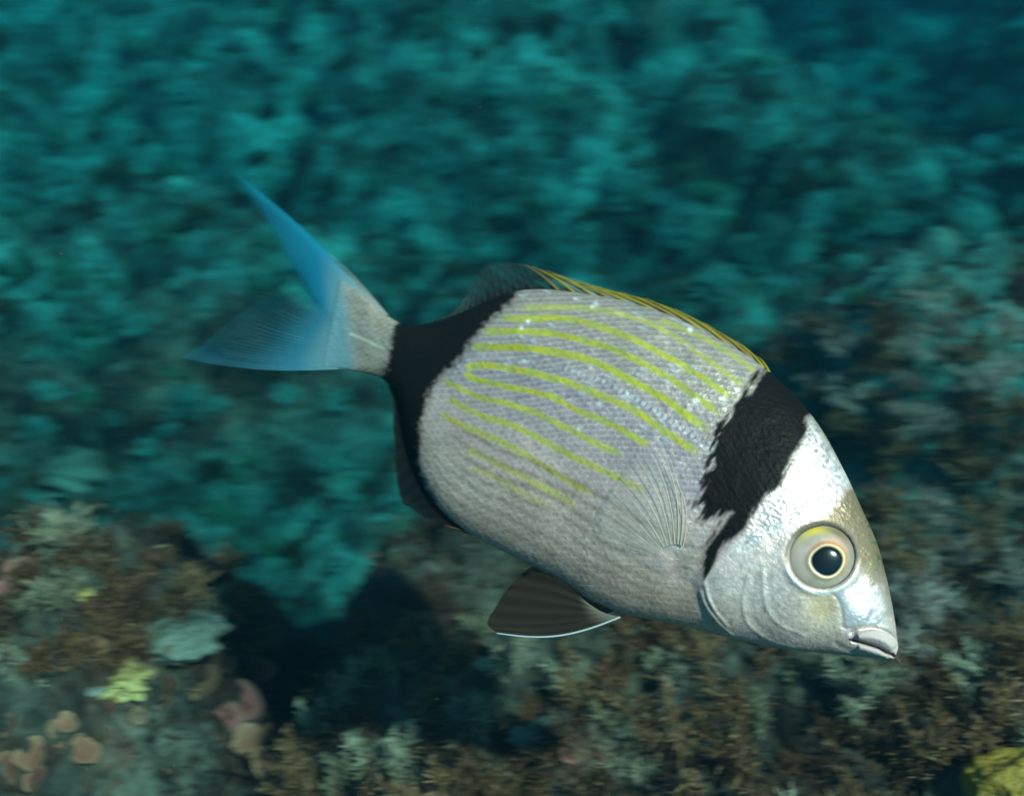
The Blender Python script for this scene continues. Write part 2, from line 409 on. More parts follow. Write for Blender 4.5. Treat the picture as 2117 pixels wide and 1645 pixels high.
# far bushes
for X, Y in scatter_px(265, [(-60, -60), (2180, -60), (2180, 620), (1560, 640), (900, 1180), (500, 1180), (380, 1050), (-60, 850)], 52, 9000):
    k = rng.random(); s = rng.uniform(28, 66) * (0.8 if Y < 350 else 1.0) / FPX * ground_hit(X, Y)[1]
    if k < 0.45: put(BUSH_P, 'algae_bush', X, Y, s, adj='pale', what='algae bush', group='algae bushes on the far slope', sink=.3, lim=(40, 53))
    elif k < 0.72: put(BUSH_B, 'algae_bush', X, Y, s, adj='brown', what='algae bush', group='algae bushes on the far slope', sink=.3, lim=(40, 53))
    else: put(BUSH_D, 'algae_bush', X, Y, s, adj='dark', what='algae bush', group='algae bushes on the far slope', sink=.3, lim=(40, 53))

# short turf all over the near ground: one mass
nT = 90000
ty = 0.42 + 1.9 * rng.random(nT) ** 1.4; tx = rng.uniform(-1, 1, nT) * (0.25 + 0.72 * ty)
dens = fbm(np.stack([tx * 9, ty * 9, 0 * tx], -1), 3, 5)
keep = dens > -0.25; tx, ty = tx[keep], ty[keep]
tz = H(tx, ty)
e = 0.004; gx = (H(tx + e, ty) - tz) / e; gy = (H(tx, ty + e) - tz) / e
Nn = np.stack([-gx, -gy, np.ones_like(gx)], -1); Nn /= np.linalg.norm(Nn, axis=1, keepdims=True)
L = rng.uniform(.006, .016, len(tx)) * (0.7 + 0.5 * ty)
V, q, tt = blades(np.stack([tx, ty, tz - .001], -1), Nn + rng.normal(0, .6, (len(tx), 3)), L, L * rng.uniform(.03, .075, len(tx)), rng.normal(0, .4, len(tx)), rng)
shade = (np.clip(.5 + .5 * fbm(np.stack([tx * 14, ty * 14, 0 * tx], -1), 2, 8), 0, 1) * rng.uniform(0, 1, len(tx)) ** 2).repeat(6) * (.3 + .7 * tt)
M_TURF = algae_mat('turf algae', [(0.0, (0.06, 0.02, 0.01)), (1.0, (0.06, 0.02, 0.01))], tipcol=(0.62, 0.36, 0.20))
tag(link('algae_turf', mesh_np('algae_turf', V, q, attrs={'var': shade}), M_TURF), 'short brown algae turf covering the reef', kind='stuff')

# ------------------------------------------------------------------ leafy plates, crusts and sponges on the lower left rock
def plate_mesh(seed, cup=0.3, n=20, rings=5, th=0.07):
    """a round leafy thallus, unit radius, wavy and slightly cupped, with a thick rolled rim"""
    r = np.random.default_rng(seed); a = np.linspace(0, 2 * np.pi, n, endpoint=False)
    ph = r.uniform(0, 6.28, 4); Rm = 1 + .10 * np.sin(2 * a + ph[0]) + .09 * np.sin(3 * a + ph[1]) + .05 * np.sin(5 * a + ph[2])
    V = []
    for side in (1, -1):
        for k in range(1, rings + 1):
            f = k / rings; z = cup * f ** 2 + .10 * f * np.sin(3 * a + ph[3]) + side * th * .5 * (1 - .5 * f ** 4)
            V.append(np.stack([np.cos(a) * Rm * f, np.sin(a) * Rm * f, z], -1))
    V = np.concatenate(V); top = len(V); V = np.concatenate([V, [[0, 0, th * .5], [0, 0, -th * .5]]])
    q = grid_quads(rings, n, True); qb = grid_quads(rings, n, True)[:, ::-1] + rings * n
    j = np.arange(n); o = (rings - 1) * n
    rim = np.stack([o + j, o + (j + 1) % n, rings * n + o + (j + 1) % n, rings * n + o + j], -1)[:, ::-1]
    t1 = np.stack([np.full(n, top), (j), (j + 1) % n], -1); t2 = np.stack([np.full(n, top + 1), rings * n + (j + 1) % n, rings * n + j], -1)
    rad = np.concatenate([np.repeat(np.arange(1, rings + 1) / rings, n)] * 2 + [[0, 0]])
    return V, np.concatenate([q[:, ::-1], qb[:, ::-1], rim[:, ::-1]]), np.concatenate([t1, t2]), np.clip(rad ** 6, 0, 1) * .7
def plates(mat, name, seeds, **kw):
    out = []
    for s in seeds:
        V, q, t, v = plate_mesh(s, **kw); me = mesh_np(name, V, q, t, attrs={'var': v}); me.materials.append(mat); out.append(me)
    return out
PL_T = plates(M_TAN, 'leafy_alga', range(300, 306)); PL_R = plates(M_RED, 'leafy_alga', range(310, 315)); 
def plate(meshes, X, Y, rpx, label, group, tilt=None, lift=0.004):
    P, t = ground_hit(X, Y); o = link('leafy_alga', meshes[int(rng.integers(len(meshes)))])
    s = rpx / FPX * t; o.scale = (s, s, s)
    o.location = (float(P[0]), float(P[1]), float(P[2]) + lift + .22 * s)
    n = (RC @ np.array([rng.normal(0, .45), .45 + rng.normal(0, .3), .8])) if tilt is None else np.array(tilt, float)
    o.rotation_euler = (Vector(n).to_track_quat('Z', 'Y')).to_euler()
    tag(o, label, 'algae', group); return o
for X, Y, r_ in [(115, 1492, 17), (118, 1520, 15), (142, 1506, 17), (178, 1565, 24), (215, 1545, 26), (70, 1575, 26), (130, 1555, 9), (80, 1622, 20),
                 (200, 1345, 17), (262, 1356, 12), (300, 1395, 18), (330, 1405, 16), (225, 1475, 18), (350, 1450, 34), (430, 1428, 34), (455, 1510, 30),
                 (290, 1490, 14), (515, 1545, 27), (560, 1530, 22), (180, 1620, 22), (235, 1632, 18), (560, 1590, 30), (610, 1600, 26), (30, 1510, 20), (360, 1588, 14), (20, 1600, 24), (480, 1630, 30)]:
    spot_ = ('right of the yellow green sponge' if 250 < X < 400 and Y < 1480 else 'above the yellow green sponge' if Y < 1380 else 'at the left edge' if X < 90 else 'in the disc cluster left of the sponge' if X < 240 and Y < 1580 else
             'along the bottom edge at the left' if X < 300 else 'on the right rim of the crusted rock' if X > 500 else 'in the middle of the crusted rock')
    plate(PL_T, X, Y, r_ * 1.1, f"{'large' if r_ > 25 else 'tiny' if r_ < 15 else 'small'} round orange tan leafy alga {spot_}", 'round leafy algae on the crusted rock')
for X, Y, r_ in [(470, 1500, 30), (505, 1470, 36), (520, 1370, 30), (475, 1390, 20), (515, 1500, 30), (30, 1195, 20), (50, 1185, 16), (10, 1230, 18), (540, 1400, 24), (1170, 1560, 26)]:
    plate(PL_R, X, Y, r_ * 1.1, 'dark red leafy alga blade on the edge of the lower left rock' if X > 300 and X < 700 else ('pink red leafy alga at the left edge beside the brown tufts' if X < 300 else 'dark red leafy alga on the reef under the fish at the bottom edge'), 'red leafy algae')

def lump_mesh(seed, amp=.22, n=80, m_=46, fq=2.2):
    r = np.random.default_rng(seed); th = np.linspace(0, np.pi, m_); ph = np.linspace(0, 2 * np.pi, n, endpoint=False)
    T, Pp = np.meshgrid(th, ph, indexing='ij'); D = np.stack([np.sin(T) * np.cos(Pp), np.sin(T) * np.sin(Pp), np.cos(T)], -1)
    R = 1 + amp * fbm(D * fq + seed * 3.1, 2, seed, .5) + amp * .22 * fbm(D * fq * 5 + seed, 3, seed + 40, .6); V = D * R[..., None]
    return V.reshape(-1, 3), grid_quads(m_, n, True)
def crust_mat(name, a, b_, scale=6.0, rough=.6):
    m = NT(name); tc = m.n('ShaderNodeTexCoord'); n1 = m.n('ShaderNodeTexNoise', i_Scale=scale, i_Detail=6.0, i_Roughness=.7)
    m.l(tc.outputs['Object'], n1.inputs[0]); c = ramp(m, n1.outputs[0], [(.35, a), (.62, b_)])
    bp = m.n('ShaderNodeBump', i_Strength=.7, i_Distance=.05); m.l(n1.outputs[0], bp.inputs['Height'])
    b = m.n('ShaderNodeBsdfPrincipled', i_Roughness=rough); m.l(c, b.inputs[0]); m.l(bp.outputs[0], b.inputs['Normal']); m.l(b.outputs[0], m.out.inputs[0]); return m.m
M_YEL = crust_mat('yellow sponge', (.34, .20, .05), (.55, .36, .13)); M_PINK = crust_mat('pink crust', (.22, .10, .09), (.42, .26, .22))
M_GREY = crust_mat('pale rock', (.05, .045, .035), (.17, .17, .13), 9.0); M_WHITE = crust_mat('white shell', (.16, .13, .10), (.28, .24, .19))
M_OLIVE = crust_mat('olive sponge', (.26, .11, .006), (.50, .26, .02), 9.0)
def lump(name, X, Y, rpx, sc, mat, label, cat, seed, sink=.2, amp=.22, rotz=0, t_fix=None, **kw):
    P, t = ground_hit(X, Y); t = t if t_fix is None else t_fix
    V, q = lump_mesh(seed, amp, **kw); s = rpx / FPX * t
    o = link(name, mesh_np(name, V * np.array(sc) * s, q), mat); o.rotation_euler = (0, 0, rotz)
    o.location = (float(P[0]), float(P[1]), float(P[2]) + s * (sc[2] - sink * 2 * sc[2])); return tag(o, label, cat)
lump('rock', 335, 1305, 74, (1.5, .8, .5), M_GREY, 'pale rounded rock at the lower left behind the yellow sponge', 'rock', 1, sink=.62, amp=.2)
lump('crust', 345, 1335, 36, (1.2, .8, .6), M_PINK, 'pink crust patch on the front of the pale rounded rock', 'crust', 2, sink=.2)
lump('sponge', 395, 1330, 24, (1.1, .8, .8), M_YEL, 'small yellow green sponge at the right end of the pale rounded rock', 'sponge', 3, amp=.4)
lump('sponge', 245, 1412, 44, (1.25, .8, .5), M_YEL, 'large bright yellow green sponge on the crusted rock', 'sponge', 4, amp=.45, sink=.3)
lump('shell', 200, 1430, 20, (1, .8, .45), M_WHITE, 'pale oval shell beside the yellow green sponge', 'shell', 5, amp=.05, sink=.1)
lump('shell', 318, 1464, 10, (1, .9, .7), M_WHITE, 'tiny bright white shell right of the yellow green sponge', 'shell', 6, amp=.05, sink=0)
lump('sponge', 165, 1232, 20, (1.2, .7, .6), M_YEL, 'small yellow sponge among brown tufts at the left edge', 'sponge', 8, amp=.5)
lump('sponge', 2122, 1668, 95, (1.15, .8, .6), M_OLIVE, 'blurred olive yellow sponge in the bottom right corner', 'sponge', 9, amp=.15, sink=.1)
lump('rock', 1130, 1525, 48, (1.3, .7, .4), M_GREY, 'pale flat rock under the fish at the bottom edge', 'rock', 10, sink=.3, amp=.3)
lump('rock', 1350, 85, 40, (.6, .6, 2.0), M_GREY, 'pale upright rock column at the top edge of the far reef', 'rock', 11, sink=.1, amp=.2)
lump('rock', 150, 1000, 60, (1.2, .8, .7), M_GREY, 'pale rock beside the dark hollow at the left edge', 'rock', 12, sink=.3, amp=.3)

# ------------------------------------------------------------------ the fish
D0, YAW = 0.475, math.radians(19)
a2 = np.array([0.868, -0.496, 0.0]); eu = np.array([0.496, 0.868, 0.0])
ex = a2 * math.cos(YAW) + np.array([0, 0, 1.0]) * math.sin(YAW)
nn = np.cross(ex, eu)                                     # towards the camera
ctr_px = (1330.0, 950.0)
C0 = px_ray(*ctr_px) * D0
UNIT = D0 / FPX                                           # one photograph pixel at the middle of the fish, in metres
def on_plane(X, Y, lat=0.0):                              # camera-space point under a pixel, lat pixels off the mid-plane
    r = px_ray(X, Y); c = C0 @ nn + np.asarray(lat) * UNIT
    return r * (c / (r @ nn))[..., None]
ORG = RC @ C0
def fishmesh(name, Pc, *a, **k): return mesh_np(name, Pc.reshape(-1, 3) @ RC.T - ORG, *a, **k)

st = np.array([  # upper x,y   lower x,y   half thickness
 (1857, 1338, 1847, 1362, 9), (1853, 1303, 1812, 1360, 30), (1845, 1252, 1757, 1354, 48), (1832, 1190, 1690, 1348, 64), (1813, 1122, 1620, 1341, 79),
 (1785, 1058, 1550, 1327, 93), (1745, 972, 1470, 1308, 104), (1697, 885, 1380, 1287, 112), (1640, 814, 1290, 1268, 116), (1560, 745, 1215, 1238, 116),
 (1475, 695, 1150, 1198, 112), (1388, 653, 1085, 1162, 106), (1290, 622, 1020, 1129, 98), (1200, 606, 960, 1095, 88), (1120, 598, 905, 1046, 77),
 (1055, 605, 868, 986, 66), (1000, 626, 848, 930, 56), (950, 648, 836, 880, 47), (905, 664, 825, 835, 40), (865, 671, 808, 802, 34),
 (825, 666, 790, 783, 28), (790, 645, 757, 772, 22), (758, 618, 724, 765, 14), (728, 594, 692, 759, 7), (705, 574, 668, 757, 2.5)], float)
NS, NTH = 760, 300
Q = spline(st, NS)
U, Lw, Wd = Q[:, 0:2], Q[:, 2:4], np.maximum(Q[:, 4], 1.5)
Ut, Lt = U.copy(), Lw.copy()
al = np.linspace(-np.pi / 2, np.pi / 2, NTH); T = np.sin(al)
T = 0.55 * T + 0.45 * (al / (np.pi / 2))
prof = np.cos(np.arcsin(np.clip(T, -1, 1))) ** 1.12 * (1 - 0.10 * T)
def build():
    Pm = Lw[:, None, :] + (U - Lw)[:, None, :] * ((T + 1) / 2)[None, :, None]
    M = on_plane(Pm[..., 0], Pm[..., 1])
    return M, Pm, M + nn * (Wd[:, None] * prof[None, :] * UNIT)[..., None], M - nn * (Wd[:, None] * prof[None, :] * UNIT)[..., None]
for _ in range(3):                                        # fit the silhouette of the rounded body
    M, Pm, A, B = build()
    d = (Ut - Lt); d /= np.linalg.norm(d, axis=1, keepdims=True)
    pr = []
    for Z in (A, B):
        x, y = to_px(Z); pr.append((x * d[:, None, 0] + y * d[:, None, 1]))
    pr = np.concatenate(pr, 1)
    U -= d * (pr.max(1) - (Ut * d).sum(1))[:, None] * .9
    Lw -= d * (pr.min(1) - (Lt * d).sum(1))[:, None] * .9
M, Pm, A, B = build()
PX, PY = to_px(A)                                         # where each near-side vertex sits on the photograph
alen = np.concatenate([[0], np.cumsum(np.linalg.norm(np.diff((U + Lw) / 2, axis=0), axis=1))])
hgt = np.linalg.norm(U - Lw, axis=1)

def E(u): return np.exp(-u * u)
# --- relief, pixels outwards
relief = np.zeros((NS, NTH))
# scales: staggered overlapping rows
hm = 560.0
a_ = np.repeat(alen[:, None], NTH, 1); b_ = (T[None, :] * .5) * (0.45 * hgt[:, None] + .55 * np.minimum(hgt, hm)[:, None])
pa, pb = 12.5, 13.0
def scales(a, b):
    best_r = np.full(a.shape, -1e9); loc = np.zeros(a.shape); rr = np.zeros(a.shape); r2 = np.zeros(a.shape); la = np.zeros(a.shape); lb = np.zeros(a.shape)
    base = np.floor(a / pa)
    for k in (1, 0, -1, -2):                              # anterior rows lie over posterior ones
        row = base + k; off = np.where(np.mod(row, 2) == 0, 0, .5)
        col = np.round(b / pb - off); ca = (row) * pa; cb = (col + off) * pb
        da, db = (a - ca) / (pa * 1.55), (b - cb) / (pb * .62)
        d = np.sqrt(np.clip(da, 0, None) ** 2 + db ** 2); ok = (d < 1) & (da > -.05)
        loc = np.where(ok, d, loc); la = np.where(ok, da, la); lb = np.where(ok, db, lb)
        rr = np.where(ok, hash3(row, col, 0 * row, 5), rr); r2 = np.where(ok, hash3(row, col, 0 * row, 6), r2)
    return loc, la, lb, rr, r2
sl, sla, slb, sr, sr2 = scales(a_, b_)
HEAD = [(1745, 960), (1640, 985), (1545, 1075), (1462, 1150), (1440, 1205), (1475, 1290), (1530, 1340), (1900, 1400), (1900, 1000)]
head = sstep(-14, 14, poly_sd(PX, PY, HEAD))
belly = sstep(0.1, -0.8, T)[None, :] + 0 * PX
relief += (1 - head) * (.9 * sl + 1.3 * (sr - .5) * sla + 1.1 * (sr2 - .5) * slb) * (.55 + .45 * sstep(.25, .6, (T + 1) / 2)[None, :])
# operculum edge, preopercle ridges, jaw, lips
def ridge(pts, amp, wdt, taper=.12):
    global relief
    d, p = poly_dist(PX, PY, pts); relief += amp * E(d / wdt) * sstep(0, taper, p) * sstep(1, 1 - taper, p); return d, p
d_op, p_op = poly_dist(PX, PY, [(1452, 1130), (1444, 1180), (1446, 1215), (1458, 1250), (1482, 1284), (1522, 1322)])
sdh = poly_sd(PX, PY, HEAD)
relief += 7 * head * sstep(1, .1, np.clip(sdh / 120, 0, 1)) * sstep(1130, 1200, PY) * sstep(1600, 1500, PX)
ridge([(1456, 1195), (1466, 1238), (1486, 1272), (1512, 1302)], 3.0, 4)
ridge([(1447, 1215), (1458, 1250), (1484, 1286), (1524, 1322)], 3.5, 4)
ridge([(1464, 1220), (1478, 1252), (1498, 1280)], -.6, 5)
ridge([(1560, 1155), (1540, 1216), (1536, 1252), (1548, 1291), (1583, 1319), (1627, 1336), (1700, 1345)], 1.5, 4)
ridge([(1570, 1165), (1552, 1216), (1550, 1250), (1560, 1284), (1590, 1308), (1632, 1325)], -1.0, 7)
ridge([(1579, 1150), (1577, 1205), (1583, 1252), (1603, 1284), (1635, 1303), (1680, 1318)], 1.3, 4)
ridge([(1590, 1160), (1590, 1205), (1596, 1248), (1614, 1276), (1642, 1292)], -.8, 7)
ridge([(1655, 1205), (1690, 1225), (1722, 1228), (1738, 1252), (1742, 1280), (1748, 1298), (1805, 1296), (1826, 1280)], -1.8, 5)
ridge([(1735, 1225), (1765, 1260), (1800, 1275)], 3.5, 22)
relief += -6 * E(np.hypot((PX - 1700) / 34, (PY - 1258) / 40))
slit = [(1757, 1321), (1791, 1331), (1816, 1339), (1832, 1348), (1852, 1356)]
ridge(slit, -9.0, 4.0, .06)
ridge([(1766, 1316), (1800, 1316), (1830, 1326), (1850, 1341)], 9.0, 10, .1)
ridge([(1752, 1310), (1775, 1303), (1805, 1299), (1834, 1307), (1856, 1326)], -4.5, 4, .1)
ridge([(1770, 1337), (1805, 1348), (1838, 1360)], 6.0, 8, .1)
ridge([(1720, 1325), (1752, 1342), (1790, 1354)], -2.5, 6)
relief += -4 * E(np.hypot((PX - 1806) / 7, (PY - 1212) / 6)) + 2.5 * E(np.hypot((PX - 1806) / 14, (PY - 1210) / 12))
# eye socket and rim
EX, EY, ERX, ERY = 1700.0, 1150.0, 70.0, 67.0
re = np.hypot((PX - EX) / ERX, (PY - EY) / ERY)
relief += -16 * sstep(1.06, .82, re) + 4 * E((re - 1.10) / .10) * sstep(-.1, .7, (PY - EY) / ERY) + 1 * E((re - 1.14) / .12)
# shoulder above the pectoral base, base pit
relief += 4 * E(np.hypot((PX - 1375) / 34, (PY - 1165) / 30)) - 6 * E(np.hypot((PX - 1400) / 22, (PY - 1180) / 30))
relief += 1.2 * fbm(np.stack([PX / 70, PY / 70, 0 * PX], -1), 3, 91)
relief += (0.8 * fbm(np.stack([PX / 5.5, PY / 5.5, 0 * PX], -1), 2, 93)) * (.25 + .12 * head + 1.25 * E((re - 1.9) / .6) * sstep(1130, 1080, PY))
edge_fade = sstep(1.0, 0.985, np.abs(T))[None, :] * sstep(0, 6, np.arange(NS))[:, None] * sstep(NS - 1, NS - 12, np.arange(NS))[:, None]
relief *= edge_fade
A = A + nn * (relief * UNIT)[..., None]; B = B - nn * (relief * UNIT)[..., None]

# --- pigment
def mixc(c, col, f): f = np.clip(f, 0, 1)[..., None]; return c * (1 - f) + np.array(col) * f
NZ = lambda s, seed, o=3: fbm(np.stack([PX / s, PY / s, 0 * PX], -1), o, seed)
ax_t = np.clip((T + 1) / 2, 0, 1)[None, :] + 0 * PX
c = np.zeros((NS, NTH, 3)) + np.array([.39, .315, .325])
c = mixc(c, (.80, .52, .42), sstep(.62, .15, ax_t) * .9)
v1, v2 = PX * .82 + PY * .57, -PX * .57 + PY * .82
c *= (1 + .08 * NZ(60, 1) + .10 * fbm(np.stack([v1 / 4.5, v2 / 14, 0 * PX], -1), 3, 2) + .05 * NZ(5, 4))[..., None]
spot = (1 - sstep(.25, .8, sl)) * (1 - head)               # darker centre of each scale, paler rim
c = mixc(c, (.34, .31, .20), sstep(.55, .95, ax_t) * .45)
upf = sstep(.3, .6, np.clip((T + 1) / 2, 0, 1))[None, :]
c *= (1 - .10 * spot + (.12 + .30 * upf * sstep(-.5, .3, slb)) * sstep(.62, .95, sl) * (1 - head))[..., None]
c *= (1 + .08 * (sr - .5) * (1 - head))[..., None]
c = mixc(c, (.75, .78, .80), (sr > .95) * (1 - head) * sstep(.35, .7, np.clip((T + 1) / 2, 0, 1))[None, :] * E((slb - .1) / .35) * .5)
metal = .50 + 0 * PX
rough = .40 + .12 * NZ(12, 3) - .12 * (sr > .85); shine = .4 + 0 * PX
z2 = lambda L_: [(780 + x / 2.301, 500 + y / 2.301) for x, y in L_]
stripes = [
 ([(640, 318), (800, 312), (950, 312), (1050, 322), (1180, 350), (1290, 385), (1400, 440), (1500, 510), (1600, 580), (1700, 655), (1752, 692)], 5.4, .85, .4),
 ([(1330, 368), (1430, 402), (1530, 448), (1640, 508), (1740, 570), (1810, 635)], 5.4, .9, .4),
 ([(560, 362), (700, 365), (850, 362), (960, 375), (1100, 418), (1200, 455), (1300, 505), (1450, 585), (1600, 680), (1710, 762)], 6.2, 1, .2),
 ([(470, 427), (620, 425), (760, 430), (880, 445), (1000, 475), (1100, 502), (1250, 570), (1400, 655), (1550, 760), (1655, 835)], 6.4, 1, .15),
 ([(420, 497), (560, 500), (700, 505), (850, 525), (1000, 560), (1100, 600), (1200, 655), (1350, 735), (1480, 830), (1605, 912)], 7.2, 1, .1),
 ([(420, 612), (440, 592), (480, 586), (560, 592), (700, 615), (800, 640), (880, 657), (1000, 705), (1100, 745), (1230, 805), (1330, 875), (1400, 922), (1480, 975), (1550, 1020)], 7.0, 1, .2),
 ([(420, 612), (432, 635), (460, 650), (600, 685), (750, 715), (850, 745), (950, 800), (1060, 845), (1150, 885), (1250, 945), (1305, 972)], 6.2, 1, .15),
 ([(295, 648), (380, 690), (480, 735), (600, 765), (720, 800), (800, 835), (900, 885), (980, 925), (1080, 975), (1195, 1022)], 6.2, .92, .15),
 ([(310, 730), (420, 790), (520, 835), (640, 870), (750, 925), (850, 980), (950, 1030), (1080, 1090), (1210, 1155), (1300, 1190)], 6.4, .95, .2),
 ([(300, 800), (360, 850), (480, 905), (600, 955), (720, 1020), (800, 1070), (900, 1130), (1060, 1225)], 6.4, .95, .25),
 ([(420, 985), (520, 1030), (620, 1080), (740, 1140), (850, 1200), (960, 1260)], 6.4, .85, .3),
 ([(440, 1070), (560, 1120), (700, 1200), (820, 1260)], 6.4, .7, .35)]
wob = 2.2 * NZ(26, 11)
for pts, hw, op, dash in stripes:
    d, p = poly_dist(PX, PY, z2(pts), 90)
    f = sstep(hw * 1.1 + 2.0, hw * 1.1 - 1.6, d + .15 * wob + 3.6 * (sr - .5) + 2.0 * (sl - .5))
    seg = .5 + .5 * np.cos(2 * np.pi * a_ / pa)
    f *= op * (1 - (dash + .04) * seg) * sstep(0, .06, p) * sstep(1.0, .92, p) * (.80 + .25 * sr)
    yel = np.array([.30, .31, .002]) * (1 + .22 * NZ(40, 12))[..., None] * np.array([1, 1, 1]); yel = yel + (sr[..., None] - .5) * np.array([.12, .03, .0])
    f = np.clip(f, 0, 1)[..., None]; c = c * (1 - f) + yel * f; metal *= 1 - f[..., 0]; shine *= 1 - .5 * f[..., 0]; rough = rough * (1 - f[..., 0]) + .5 * f[..., 0]
d, p = poly_dist(PX, PY, z2([(400, 540), (520, 548), (600, 555), (700, 568), (850, 585), (950, 620), (1060, 660), (1200, 730), (1300, 790), (1400, 855), (1500, 925), (1600, 1005)]), 80)
ll = sstep(6.5, 3, d) * (.45 + .55 * (np.cos(2 * np.pi * a_ / pa) > -.2)) * (.35 + .65 * sstep(.2, .8, p))
c = mixc(c, (.72, .72, .73), ll * np.clip(.5 + .6 * NZ(14, 17), .1, .8)); c = mixc(c, (.10, .13, .16), sstep(6.5, 3, d) * (np.cos(2 * np.pi * a_ / pa) < -.45) * .45 * sstep(.25, .6, p))
relief_l = ll
# brown lines along the lower rows
for k in range(9):
    tt_ = .335 - .042 * k
    ln = E((ax_t - tt_ - .006 * NZ(50, 30 + k)) / .0105) * sstep(330, 480, alen)[:, None] * sstep(1060, 960, alen)[:, None]
    c = mixc(c, (.20, .135, .075), ln * (.62 - .04 * k) * (.8 + .4 * np.clip(NZ(10, 50 + k), -.5, .5)))
for X, Y, r_ in [(1232, 628, 4.5), (1224, 634, 3), (1092, 665, 3.5), (1078, 677, 3.5), (1085, 747, 3.5), (1427, 681, 4.5), (1440, 830, 5), (1190, 618, 2.5), (1222, 760, 2.5), (1198, 884, 4), (1240, 835, 4)]:  # flash glints off damaged scales, painted in as white pigment
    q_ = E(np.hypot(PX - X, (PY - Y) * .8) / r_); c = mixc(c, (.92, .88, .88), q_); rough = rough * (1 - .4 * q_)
# peduncle in front of the tail: yellowish grey
ped = sstep(840, 790, PX) * sstep(820, 780, PY)
c = mixc(c, (.38, .32, .24), ped * .8); c *= (1 + ped * (.16 * NZ(7, 81) + .14 * np.sin(PX * .42 + PY * .18) * np.sin(PY * .46 - PX * .12)))[..., None]
tl = ped * sstep(748, 705, PX - .12 * (PY - 690)); c = mixc(c, (.12, .235, .27), tl); metal *= 1 - tl; shine *= 1 - .7 * tl; relief *= (1 - tl)
d, p = poly_dist(PX, PY, [(725, 690), (750, 700), (790, 720)], 20); c = mixc(c, (.75, .72, .55), sstep(5, 1, d) * .6)
# rear black saddle
rb = [(1070, 575), (1064, 620), (1018, 661), (980, 698), (958, 735), (932, 763), (899, 790), (882, 832), (873, 874), (869, 917), (868, 955), (880, 1000), (905, 1040), (860, 1040), (800, 960), (780, 830), (786, 790), (792, 770), (801, 721), (813, 673), (830, 640), (900, 600)]
jag = 5 * NZ(9, 61) + 5 * (sl - .5)
sdv = poly_sd(PX, PY, rb)
kb = sstep(-13, 12, sdv + jag) * np.where(PX < 830, sstep(-6, 6, sdv + jag), 1)
c = mixc(c, (.006, .006, .006), kb); metal *= 1 - kb; shine *= 1 - .88 * kb; relief *= 1 - .5 * kb; rough = rough * (1 - kb) + .55 * kb
# front black band with feathered rear edge
fb = [(1596, 735), (1670, 800), (1690, 850), (1668, 862), (1668, 900), (1643, 940), (1625, 979), (1620, 1007), (1585, 1025), (1561, 1058), (1541, 1098), (1502, 1125), (1482, 1157), (1471, 1183), (1455, 1200), (1448, 1165), (1457, 1128), (1488, 1086), (1514, 1060), (1482, 1066), (1440, 1082), (1455, 1050), (1428, 1040), (1452, 997), (1474, 960), (1476, 920), (1486, 880), (1510, 849), (1537, 813), (1553, 788)]
ca, sa = math.cos(math.radians(58)), math.sin(math.radians(58))
u1, u2 = (PX * ca - PY * sa), (PX * sa + PY * ca)
fe = fbm(np.stack([u1 / 34, u2 / 7, 0 * PX], -1), 3, 66)
sdv = poly_sd(PX, PY, fb); rear = sstep(40, -40, (PX - 1560) * .86 - (PY - 930) * -.5)
kf = sstep(-11, 10, sdv + fe * (5 + 9 * rear) + 3 * (sl - .5) * (1 - head))
c = mixc(c, (.006, .005, .005), kf); metal *= 1 - kf; shine *= 1 - .85 * kf; rough = rough * (1 - kf) + .50 * kf
# head: silver cheek, brown brow, tan patch, blue plate
hs = head * (1 - kf)
c = mixc(c, (.76, .56, .51), hs * .92); c *= (1 + .16 * hs * NZ(7, 75) + .10 * hs * NZ(40, 76))[..., None]; metal = metal * (1 - hs) + hs * .48; rough = rough * (1 - hs) + hs * (.38 + .14 * NZ(9, 70))
nape = sstep(-10, 14, poly_sd(PX, PY, [(1672, 862), (1760, 985), (1748, 1030), (1690, 1075), (1640, 1090), (1600, 1110), (1545, 1150), (1505, 1140), (1545, 1095), (1585, 1030), (1622, 1005), (1645, 940)])) * (1 - kf)
c = mixc(c, (.92, .76, .72), nape * (.72 + .7 * np.clip(NZ(7, 77), -1, .3))); metal = np.maximum(metal, nape * .62); rough = rough * (1 - nape) + nape * (.36 + .2 * NZ(6, 71))
brow = sstep(-9, 12, poly_sd(PX, PY, [(1752, 1005), (1722, 1048), (1688, 1080), (1650, 1092), (1640, 1110), (1700, 1095), (1760, 1120), (1775, 1160), (1790, 1200), (1822, 1215), (1830, 1270), (1870, 1280), (1850, 1150), (1790, 1010)]) + 4 * NZ(9, 72))
lowb = sstep(1150, 1290, PY)
c = mixc(c, (.21, .135, .07), brow * (.93 - .35 * lowb)); c = mixc(c, (.40, .33, .33), brow * lowb * .7)
gold = brow * (NZ(5, 73, 2) > .28) * sstep(1765, 1800, PX + .2 * (1100 - PY)) * sstep(1260, 1150, PY)
c = mixc(c, (.62, .48, .22), gold * .7); metal = np.where(brow > .5, .35 + .5 * gold, metal); rough = np.where(brow > .5, .42 - .1 * gold, rough)
tan = E(np.hypot((PX - 1700) / 40, (PY - 1258) / 46)); c = mixc(c, (.52, .36, .17), tan * .8); metal *= 1 - .6 * tan
d, p = poly_dist(PX, PY, [(1640, 1175), (1662, 1215), (1690, 1240)], 20); c = mixc(c, (.52, .38, .24), E(d / 12) * .55)
blue = sstep(-8, 8, poly_sd(PX, PY, [(1725, 1225), (1790, 1195), (1822, 1245), (1822, 1282), (1800, 1294), (1750, 1298), (1740, 1255)])); c = mixc(c, (.60, .55, .62), blue * .7); metal = np.maximum(metal, blue * .4)
